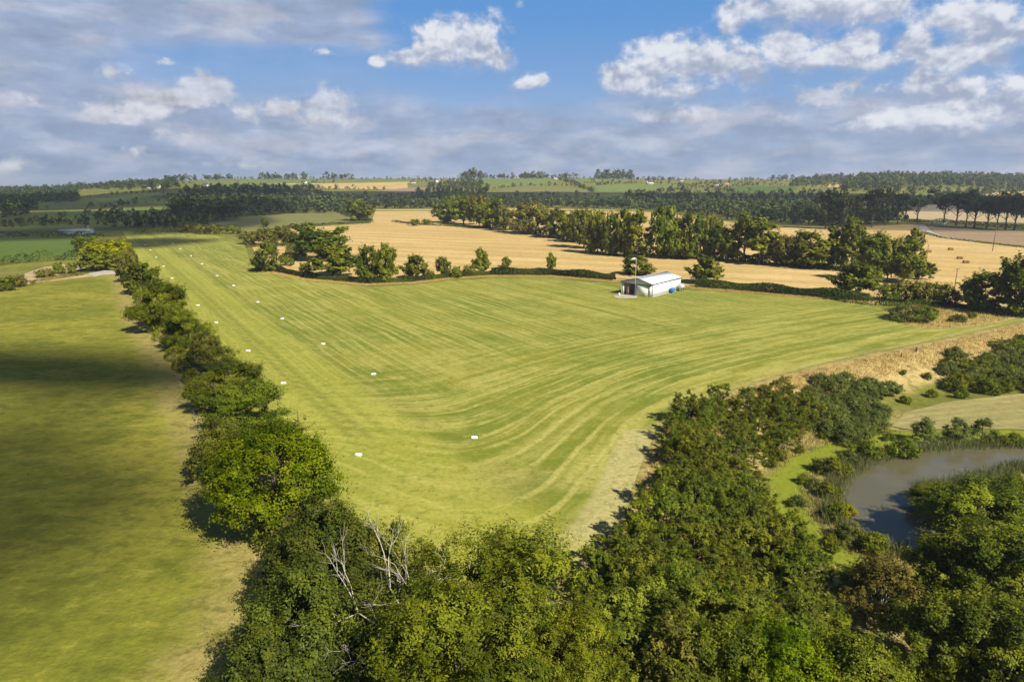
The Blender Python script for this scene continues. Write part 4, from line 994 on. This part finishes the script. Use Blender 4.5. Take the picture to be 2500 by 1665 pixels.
def stuff_mesh(name, items, mat, label, seed, nleaf=110):
    rng = np.random.default_rng(seed); P = []; N = []; T = []; S = []
    protos = [crown_pts(np.random.default_rng(seed + k), 1, 0, 2, 16, nleaf, csize=.4, lobes=.4) for k in range(6)]
    for j, (x, y, w, h, _) in enumerate(items):
        p, n, t, C = protos[j % 6]; a = rng.uniform(0, 6.28); ca, sa = math.cos(a), math.sin(a)
        q = np.column_stack([(p[:, 0] * ca - p[:, 1] * sa) * w / 2 + x, (p[:, 0] * sa + p[:, 1] * ca) * w / 2 + y, p[:, 2] * h / 2 + gz(x, y)])
        P.append(q); N.append(np.column_stack([n[:, 0] * ca - n[:, 1] * sa, n[:, 0] * sa + n[:, 1] * ca, n[:, 2]])); T.append(np.clip(t + rng.normal(0, .15), 0, 1)); S.append(np.full(nleaf, h * .2))
    P = np.concatenate(P); v, f, t = leaf_arrays(rng, P, np.concatenate(N), np.concatenate(S)[:, None], np.concatenate(T), .8)
    me = np_mesh(name, v, f, dict(tint=t)); return tag(link(name, me, None, mat), label, 'woodland', None, 'stuff')
its = DW['m']
# keep the mass out of the fields
fpolys = [PXY(pl) for _, _, pl in FAR]
P_ = np.array([(i[0], i[1]) for i in its]); bad = np.zeros(len(P_), bool)
for fp in fpolys: bad |= sdist(P_, fp) > 4
its = [i for i, b in zip(its, bad) if not b]
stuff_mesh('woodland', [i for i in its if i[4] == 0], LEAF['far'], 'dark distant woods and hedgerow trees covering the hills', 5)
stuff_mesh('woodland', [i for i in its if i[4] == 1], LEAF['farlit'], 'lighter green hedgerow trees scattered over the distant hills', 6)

# ------------------------------------------------------------------ hangar
WHITE = simple('white_cladding', (.82, .82, .79), .5, .4, .03, .6)
def clad(name, col, horiz=False):
    m, X = newmat(name); tc = X.n('ShaderNodeTexCoord').outputs['Object']; x, y, z = X.sep(tc)
    w = X.m('SINE', X.mul(X.add(x, y), 2 * math.pi / .25)); n = X.noise(tc, .9, 5, .65)
    c = X.mix(X.ss(n, .45, .8, 0, .35), col, tuple(v * .75 for v in col))
    fin(X, princ(X, c, .45, .45, bump=w, bstr=.6, bdist=.03)); return m
CLADW = clad('white_profiled_sheet', (.80, .80, .77)); CLADC = clad('cream_profiled_sheet', (.74, .71, .60))
GREYM = simple('dark_grey_trim', (.07, .07, .075), .5, .4); DARKIN = simple('dark_interior', (.05, .05, .05), .9, .1); CONC = simple('concrete', (.42, .40, .36), .9, .2)
hN = np.array(G(1591, 727)); th = math.radians(39)
HW, HL, EH, PH = 11.0, 20.5, 4.3, 5.75
hg = tag(empty('hangar', (hN[0], hN[1], 0), -th), 'white metal hangar with a half open sliding door and pale pitched roof', 'hangar')
# local axes: -x = along front to the left, +y = back
t_ = .12
m_ = MB(); m_.box((-t_ / 2, HL / 2, EH / 2), (t_, HL, EH)); m_.build('wall', CLADW, hg)
m_ = MB(); m_.box((-HW + t_ / 2, HL / 2, EH / 2), (t_, HL, EH)); m_.build('wall', CLADW, hg)
m_ = MB(); m_.prism([(-HW + t_, 0), (-t_, 0), (-t_, EH), (-HW / 2, PH - .06), (-HW + t_, EH)], HL - t_, HL); m_.build('wall', CLADW, hg)
m_ = MB()
m_.prism([(-HW + t_, EH - .55), (-t_, EH - .55), (-t_, EH), (-HW / 2, PH - .06), (-HW + t_, EH)], 0, t_)          # gable
m_.box((-.75, t_ / 2, (EH - .55) / 2), (1.26, t_, EH - .55)); m_.box((-HW + .5, t_ / 2, (EH - .55) / 2), (.76, t_, EH - .55)); m_.build('front_wall', CLADC, hg)
m_ = MB(); m_.box((-HW / 2, HL / 2, -.01), (HW - .3, HL - .3, .12)); m_.build('floor_slab', CONC, hg)
m_ = MB(); m_.box((-3.55, -.10, (EH - .5) / 2 + .03), (4.3, .08, EH - .5)); d_ = m_.build('sliding_door', CLADC, hg)
d_['label'] = 'cream sliding door panel pushed to the right'
m_ = MB(); m_.box((-HW + 2.2, t_ + .1, (EH - .6) / 2 + .05), (.9, .08, EH - .7)); d2_ = m_.build('sliding_door', simple('faded_red_sheet', (.42, .22, .20), .6, .3), hg); d2_['label'] = 'faded red door leaf behind the opening'
m_ = MB(); m_.box((-HW / 2, -.17, EH - .50), (HW - .2, .05, .16)); m_.build('door_rail', GREYM, hg)
ov = .25; rise = (PH - EH) / (HW / 2)
for sgn in (0, 1):
    m_ = MB(); x0, x1 = (-HW / 2, ov) if sgn == 0 else (-HW / 2, -HW - ov)
    z0, z1 = PH + .06, EH - ov * rise + .06
    pr_ = [(x0, z0), (x1, z1), (x1, z1 + .07), (x0, z0 + .07)]
    m_.prism(pr_ if sgn == 0 else pr_[::-1], -.3, HL + .3); m_.build('roof_slope', simple('pale_roof_sheet', (.80, .80, .80), .45, .4, .04, .5), hg)
m_ = MB()
for yy in (-.36, HL + .33):
    for x0, z0, x1, z1 in ((-HW / 2, PH + .05, ov, EH - ov * rise + .05), (-HW / 2, PH + .05, -HW - ov, EH - ov * rise + .05)):
        m_.tube([(x0, yy, z0), (x1, yy, z1)], .10, 4)
m_.build('verge_trim', GREYM, hg)
for xx in (ov + .06, -HW - ov - .06):
    m_ = MB(); m_.tube([(xx, -.3, EH - .1), (xx, HL + .3, EH - .1)], .11, 6); g_ = m_.build('gutter', GREYM, hg)
m_ = MB(); m_.tube([(.10, .12, EH - .15), (.10, .12, .05)], .08, 6); m_.build('downpipe', GREYM, hg)
m_ = MB(); m_.tube([(-HW - .1, .12, EH - .15), (-HW - .1, .12, .05)], .08, 6); m_.build('downpipe', WHITE, hg)
m_ = MB(); m_.box((.045, HL / 2, .14), (.05, HL, .28)); m_.build('plinth', CONC, hg)
def hl(x, y): # hangar local to world
    return hN[0] + x * math.cos(-th) - y * math.sin(-th), hN[1] + x * math.sin(-th) + y * math.cos(-th)
# aeroplane-size clutter seen through the door: tall shelf
sx_, sy_ = hl(-HW + 3.6, 5)
sh_ = tag(empty('storage_shelf', (sx_, sy_, .06), -th), 'dark storage shelving inside the open hangar door', 'shelf')
m_ = MB(); [m_.tube([(a, b, 0), (a, b, 2.6)], .04, 4) for a in (-1.2, 1.2) for b in (-.3, .3)]; m_.build('frame', GREYM, sh_)
for zz in (.4, 1.2, 2.0, 2.55): m_ = MB(); m_.box((0, 0, zz), (2.4, .6, .05)); m_.build('shelf', CONC, sh_)
# windsock pole
x_, y_ = hl(-HW / 2 - .2, -.6)
wp_ = tag(empty('windsock', (x_, y_, 0)), 'white windsock on a tall thin pole at the front of the hangar', 'windsock')
PM = simple('galvanised_pole', (.62, .62, .62), .4, .5, .05)
m_ = MB(); m_.tube([(0, 0, 0), (0, 0, 12.2)], [.06, .035], 8); m_.build('pole', PM, wp_, sm=True)
m_ = MB(); m_.tube([(0, 0, 12.0), (-.35, .1, 12.0)], .03, 6); m_.build('swivel', PM, wp_)
m_ = MB(); m_.tube([(-.3, .1, 12.0), (-1.1, .2, 11.85), (-2.0, .35, 11.45)], [.34, .26, .14], 12); m_.build('sock', simple('sock_fabric', (.80, .82, .66), .8, .2), wp_, sm=True)
# tanks
bx, by = hl(.9, 12.5)
tk = tag(empty('oil_tank', (bx, by, 0), -th), 'blue plastic tank against the side wall of the hangar', 'tank')
BLUE = simple('blue_plastic', (.02, .16, .50), .35, .5, .1)
m_ = MB(); m_.box((0, 0, .95), (1.15, 1.5, 1.5)); m_.build('body', BLUE, tk, bevel=.12)
m_ = MB(); m_.tube([(0, 0, 1.7), (0, 0, 1.82)], .25, 12); m_.build('cap', BLUE, tk)
m_ = MB(); m_.box((0, -.45, .1), (1.1, .25, .2)); m_.box((0, .45, .1), (1.1, .25, .2)); m_.build('base', CONC, tk)
bx, by = hl(1.4, 18.2)
tk = tag(empty('fuel_tank', (bx, by, 0), -th), 'pale grey cylindrical tank on a stand behind the blue tank', 'tank')
m_ = MB(); m_.tube([(0, -1.1, 1.65), (0, -1.05, 1.65), (0, 1.05, 1.65), (0, 1.1, 1.65)], [.5, .72, .72, .5], 18); m_.build('body', simple('grey_tank', (.58, .57, .60), .4, .5, .08), tk, sm=False)
m_ = MB(); [m_.box((a, b, .48), (.12, .12, .96)) for a in (-.45, .45) for b in (-.8, .8)]; m_.box((0, .8, .9), (1.1, .1, .1)); m_.box((0, -.8, .9), (1.1, .1, .1)); m_.build('stand', simple('rusty_steel', (.16, .07, .04), .8, .2), tk)
x_, y_ = G(1513, 721)
bl = tag(empty('barrel', (x_ - .3, y_ - .8, 0)), 'white barrel at the left corner of the hangar front', 'barrel')
m_ = MB(); m_.tube([(0, 0, 0), (0, 0, .3), (0, 0, .32), (0, 0, .58), (0, 0, .6), (0, 0, .9)], [.29, .29, .31, .31, .29, .29], 14); m_.build('drum', WHITE, bl)
m_ = MB(); m_.tube([(0, 0, .9), (0, 0, .93)], [.27, .25], 14); m_.build('lid', GREYM, bl)

# ------------------------------------------------------------------ runway markers
LM = [(875,1111),(692,936),(606,857),(528,788),(483,746),(446,706),(420,680),(399,651),(381,629),(367,611),(355,598)]
RM = [(1158,1069),(912,914),(789,840),(689,779),(629,738),(570,698),(530,674),(493,645),(466,625),(440,609),(422,595)]
mk0 = None
MW = simple('marker_white', (.74, .74, .72), .5, .4, .03)
for side, lst in (('left', LM), ('right', RM)):
    for i, p in enumerate(lst):
        x, y = G(*p)
        if mk0 is None:
            mk0 = empty('runway_marker', (x, y, 0))
            m_ = MB(); m_.prism([(-.48, 0), (.48, 0), (.45, .18), (.38, .24), (-.38, .24), (-.45, .18)], -.2, .2); m_.build('block', MW, mk0, bevel=.03)
            m_ = MB(); m_.box((0, -.22, .015), (1.0, .10, .03)); m_.box((0, .22, .015), (1.0, .10, .03)); m_.build('base', MW, mk0)
            e = mk0
        else:
            e = mk0.copy(); COL.objects.link(e); e.location = (x, y, 0.02)
            for ch in mk0.children: c = ch.copy(); COL.objects.link(c); c.parent = e
        e.rotation_euler = (0, 0, RR.uniform(-.15, .25)); e.location.z = .02
        tag(e, 'low white marker in the %s row of the grass runway, %s from the camera' % (side, ordn[i]), 'runway marker', 'white runway markers')

# ------------------------------------------------------------------ bales, poles, posts, wall
BALE = simple('straw_bale', (.26, .15, .045), .9, .1, .3, 5); TWINE = simple('twine', (.45, .35, .18), .8, .1)
b0 = None
for i, (px, py, lb) in enumerate(((2343,633,'large straw bale left of the two closest together'), (2358,643,'large straw bale nearest the leafy tree at the right'), (2267,617,'straw bale beside the thin pole behind the clump'), (2321,611,'straw bale farthest out in the stubble'), (2248,636,'straw bale half hidden at the edge of the clump'))):
    x, y = G(px, py)
    if b0 is None:
        b0 = e = empty('straw_bale', (x, y, 0))
        m_ = MB()
        for k in range(2): m_.box((-.62 + 1.24 * k, 0, .62), (1.22, 1.2, 1.24))
        m_.build('bale_body', BALE, e, bevel=.06)
        m_ = MB(); [m_.box((-1.0 + .4 * k, 0, .62), (.03, 1.23, 1.27)) for k in range(6)]; m_.build('twine', TWINE, e)
    else:
        e = b0.copy(); COL.objects.link(e); e.location = (x, y, 0)
        for ch in b0.children: c = ch.copy(); COL.objects.link(c); c.parent = e
    e.rotation_euler = (0, 0, -.25 + .1 * i); e.location.z = .03
    tag(e, lb, 'straw bale', 'straw bales on the stubble')
WOOD = simple('weathered_wood', (.17, .14, .11), .9, .15, .3, 4)
def pole(px, py, top, label, arm=1.6, w=.13, name='utility_pole'):
    x, y = G(px, py); s = FPX / (y * math.cos(PITCH) + CAMZ * math.sin(PITCH)); h = (py - top) / s
    e = tag(empty(name, (x, y, 0)), label, 'pole')
    m_ = MB(); m_.tube([(0, 0, -.3), (0, 0, h)], [w * 1.2, w * .8], 8); m_.build('post', WOOD, e)
    if arm:
        m_ = MB(); m_.box((0, -.12, h - .25), (arm, .1, .12)); m_.build('crossarm', WOOD, e)
        for k in (-1, 0, 1): m_ = MB(); m_.tube([(k * arm * .43, -.12, h - .19), (k * arm * .43, -.12, h + .05)], [.06, .04], 6); m_.build('insulator', PM, e)
    return (x, y, h)
q1 = pole(2326, 735, 655, 'wooden pole with a crossarm above the thorn bushes', 1.6)
q2 = pole(2423, 613, 551, 'wooden pole with a crossarm out in the stubble', 2.2, .16)
q3 = pole(2259, 655, 598, 'thin pole at the edge of the clump of trees', 1.2, .12)
pole(1704, 690, 630, 'thin pole beside the rounded tree right of the hangar', 0, .09)
pole(728, 1030, 1002, 'short wooden pole standing at the foot of the tree row', 0, .1)
for i, (px, py) in enumerate(((2237, 858), (2200, 872))):
    x, y = G(px, py); e = tag(empty('fence_post', (x, y, gz(x, y))), ('dark squat post stump on the tan bank', 'thinner dark post lower on the tan bank')[i], 'post')
    m_ = MB(); m_.tube([(0, 0, -.2), (0, 0, .9), (.02, 0, 1.0)], [.22 - .1 * i, .2 - .1 * i, .1], 8); m_.build('post', WOOD, e)
# fence along the pasture side of the row
fl = PXY([(470,1010),(500,1085),(540,1170),(590,1275),(625,1345)])
fe = tag(empty('wire_fence', (0, 0, 0)), 'thin post and wire fence on the pasture side of the tree row', 'fence')
posts = []
for a, b in zip(fl[:-1], fl[1:]):
    L = math.dist(a, b); n = max(2, int(L / 3.5))
    for k in range(n): t = k / n; posts.append((a[0] + (b[0] - a[0]) * t, a[1] + (b[1] - a[1]) * t))
for p in posts: m_ = MB(); m_.tube([(p[0], p[1], 0), (p[0], p[1], 1.15)], .05, 6); m_.build('post', WOOD, fe)
for zz in (.4, .75, 1.05): m_ = MB(); m_.tube([(p[0], p[1], zz) for p in posts], .012, 3); m_.build('wire', PM, fe)
x, y = G(2287, 549)
ww = tag(empty('boundary_wall', (x, y, gz(x, y))), 'short white boundary wall with gate pillars at the bend of the track', 'wall')
m_ = MB(); m_.box((2.5, 0, .8), (9.5, .3, 1.6)); m_.build('wall_panel', WHITE, ww)
for a in (-6.2, -2.4, 7.4): m_ = MB(); m_.box((a, 0, 1.15), (.9, .7, 2.3)); m_.box((a, 0, 2.36), (1.05, .85, .12)); m_.build('pillar', WHITE, ww)
m_ = MB(); [m_.tube([(-5.7, 0, z), (-2.9, 0, z)], .05, 6) for z in (.4, .8, 1.2)]; m_.build('gate', GREYM, ww)

# ------------------------------------------------------------------ houses on the hills
SLATE = simple('slate_roof', (.10, .10, .115), .6, .3, .15, 2); REDR = simple('red_tile_roof', (.45, .16, .11), .7, .2, .15, 2); RENDW = simple('white_render', (.80, .79, .75), .8, .2, .05, 1)
CREAM = simple('cream_render', (.70, .62, .42), .8, .2, .05, 1); GLASS = simple('window_glass', (.03, .035, .045), .1, .6, .02)
def house(px, py, w, d, h, rise, wall, roof, label, rz=0, base=None, name='house'):
    x, y = G(px, py); z = gz(x, y) - .3
    e = tag(empty(name, (x, y, z), rz), label, name, 'houses on the distant hills' if name == 'house' else None)
    m_ = MB(); m_.prism([(-d / 2, 0), (d / 2, 0), (d / 2, h), (0, h + rise), (-d / 2, h)], -w / 2, w / 2)
    m_.v = [(v[1], v[0], v[2]) for v in m_.v]; m_.build('wall', wall, e)
    m_ = MB()
    o = .35; sl_ = rise / (d / 2)
    for s in (1, -1):
        pr_ = [(0, h + rise + .05), (s * (d / 2 + o), h - o * sl_ + .05), (s * (d / 2 + o), h - o * sl_ + .3), (0, h + rise + .3)]
        m_.prism(pr_, -w / 2 - .3, w / 2 + .3)
    m_.v = [(v[1], v[0], v[2]) for v in m_.v]; rf = m_.build('roof', roof, e)
    m_ = MB(); m_.box((w * .38, 0, h + rise + .5), (.7, .9, 1.6)); m_.build('chimney', wall, rf)
    n = max(2, int(w / 3.2))
    for k in range(n):
        xx = -w / 2 + w * (k + .5) / n
        if k == n // 2: m_ = MB(); m_.box((xx, -d / 2 - .02, 1.1), (1.0, .08, 2.1)); m_.build('door', GREYM, e)
        else: m_ = MB(); m_.box((xx, -d / 2 - .02, 1.5), (1.1, .08, 1.1)); m_.build('window', GLASS, e)
        if h > 4: m_ = MB(); m_.box((xx, -d / 2 - .02, h - 1.1), (1.1, .08, 1.1)); m_.build('window', GLASS, e)
    return e
HS = [(669,459,20,8,3.2,2.6,RENDW,SLATE,'long white bungalow above the left dark wood',.1),(743,448,12,7,3,2.4,RENDW,SLATE,'small white house on the left skyline slope',-.2),
      (1008,448,14,7,3,2.4,RENDW,SLATE,'white cottage right of the lit straw field',.2),(1063,446,22,9,6,3,RENDW,SLATE,'large two storey white house on the skyline',-.1),
      (1105,443,18,9,3.5,3,RENDW,SLATE,'grey roofed long house beside the large white house',.1),(958,481,16,7,3,2.2,RENDW,SLATE,'white bungalow above the middle dark wood',.05),
      (923,486,11,7,3,2.2,RENDW,SLATE,'small pale house left in the middle wood',-.2),(1358,439,14,8,4.5,3,RENDW,SLATE,'white gabled house on the central skyline',.6),
      (1586,450,16,9,4.5,4,RENDW,SLATE,'white house with a steep gable on the central green slope',.5),(1661,444,14,8,4,3,CREAM,SLATE,'pale house where the right valley opens',-.3),
      (1808,494,13,8,5.5,3,RENDW,SLATE,'white two storey house deep in the right wood',.3),(1842,505,14,7,3,2.4,CREAM,SLATE,'cream bungalow deep in the right wood',-.1),
      (2313,472,13,9,4,3.6,CREAM,REDR,'house with a red tiled roof among trees at the right',.4),(366,461,12,7,3,2.4,RENDW,SLATE,'white cottage on the far left hillside',.1),
      (386,459,12,7,3,2.4,CREAM,SLATE,'cream cottage beside the white one on the far left hillside',-.2),(504,455,13,7,3.4,2.6,RENDW,SLATE,'pale house on the left pale field edge',.2),
      (1395,445,12,7,3,2.4,CREAM,SLATE,'cream bungalow right of the central gabled house',.1),(1450,444,13,7,3,2.4,RENDW,SLATE,'low white house on the central skyline hedge',-.1),
      (1750,454,16,7,3,2.4,RENDW,SLATE,'long pale farmhouse in the right valley',.1),(1772,452,11,7,3,2.4,CREAM,REDR,'small farmhouse with reddish roof in the right valley',.3)]
for h in HS: house(h[0], h[1], h[2], h[3], h[4], h[5], h[6], h[7], h[8], rz=h[9])
GREYS = simple('grey_sheet', (.26, .29, .28), .4, .4, .1, .4)
house(189, 575, 21, 7, 3.4, 1.6, GREYS, GREYS, 'long low grey sheeted shed beyond the dark green field', name='shed')

# ------------------------------------------------------------------ passing cumulus high above, outside the frame, whose shadows lie on the land
def cloudmat(name, dens):
    m, X = newmat(name); lw = X.n('ShaderNodeLayerWeight'); lw.inputs[0].default_value = .5
    tc = X.n('ShaderNodeTexCoord').outputs['Object']; n = X.noise(tc, 2.2, 4, .6)
    f = X.mul(X.mul(X.ss(lw.outputs['Facing'], .95, .45), X.ss(n, .3, .55, .45, 1)), dens)
    d = X.n('ShaderNodeBsdfDiffuse'); d.inputs[0].default_value = (.9, .9, .92, 1); tr = X.n('ShaderNodeBsdfTransparent')
    mx = X.n('ShaderNodeMixShader'); X.put(mx.inputs[0], f); X.L.new(tr.outputs[0], mx.inputs[1]); X.L.new(d.outputs[0], mx.inputs[2]); fin(X, mx.outputs[0]); return m
CZ = 1400.0
CMAT = {}
def shade(px, py, a, b, dens, rz=0, seed=1):
    x, y = G(px, py) if py is not None else px; t = CZ / SUND.z
    bm = bmesh.new(); bmesh.ops.create_icosphere(bm, subdivisions=4, radius=1)
    rg = np.random.default_rng(seed); K = rg.normal(size=(6, 3)) * 2.2; ph = rg.uniform(0, 6, 6)
    for v in bm.verts:
        p = np.array(v.co); k = 1 + .16 * sum(math.sin(float(K[i] @ p) + ph[i]) for i in range(6)) / 1.5; v.co = Vector(p * k)
    me = bpy.data.meshes.new('cumulus_cloud'); bm.to_mesh(me); bm.free(); me.polygons.foreach_set('use_smooth', np.ones(len(me.polygons), bool))
    if dens not in CMAT: CMAT[dens] = cloudmat('cloud_vapour', dens)
    o = link('cumulus_cloud', me, None, CMAT[dens]); o.scale = (a, b, min(a, b) * .35); o.rotation_euler = (0, 0, rz)
    o.location = (x + SUND.x * t, y + SUND.y * t, gz(x, y) + CZ); return tag(o, kind='structure')
shade((-108, 131), None, 46, 15, .85, -.18, 1)
shade((-88, 66), None, 46, 44, .55, .2, 2)
shade(370, 592, 24, 34, .75, .4, 3)
shade((-420, 640), None, 200, 200, .62, 0, 4)
shade((-650, 1150), None, 350, 260, .6, 0, 5)
shade((160, 1130), None, 560, 215, .62, -.05, 6)
shade((350, 560), None, 150, 62, .45, -.2, 7)
shade((600, 1000), None, 250, 200, .5, 0, 8)

# ------------------------------------------------------------------ air
m, X = newmat('haze'); pv = X.n('ShaderNodeVolumePrincipled')
pv.inputs['Color'].default_value = (.80, .88, 1.0, 1); pv.inputs['Density'].default_value = .00011; pv.inputs['Anisotropy'].default_value = .2
o_ = X.n('ShaderNodeOutputMaterial'); X.L.new(pv.outputs[0], o_.inputs['Volume'])
mb = MB(); mb.box((0, 3700, 12), (16400, 9000, 128)); hz = mb.build('haze', m); hz['kind'] = 'stuff'
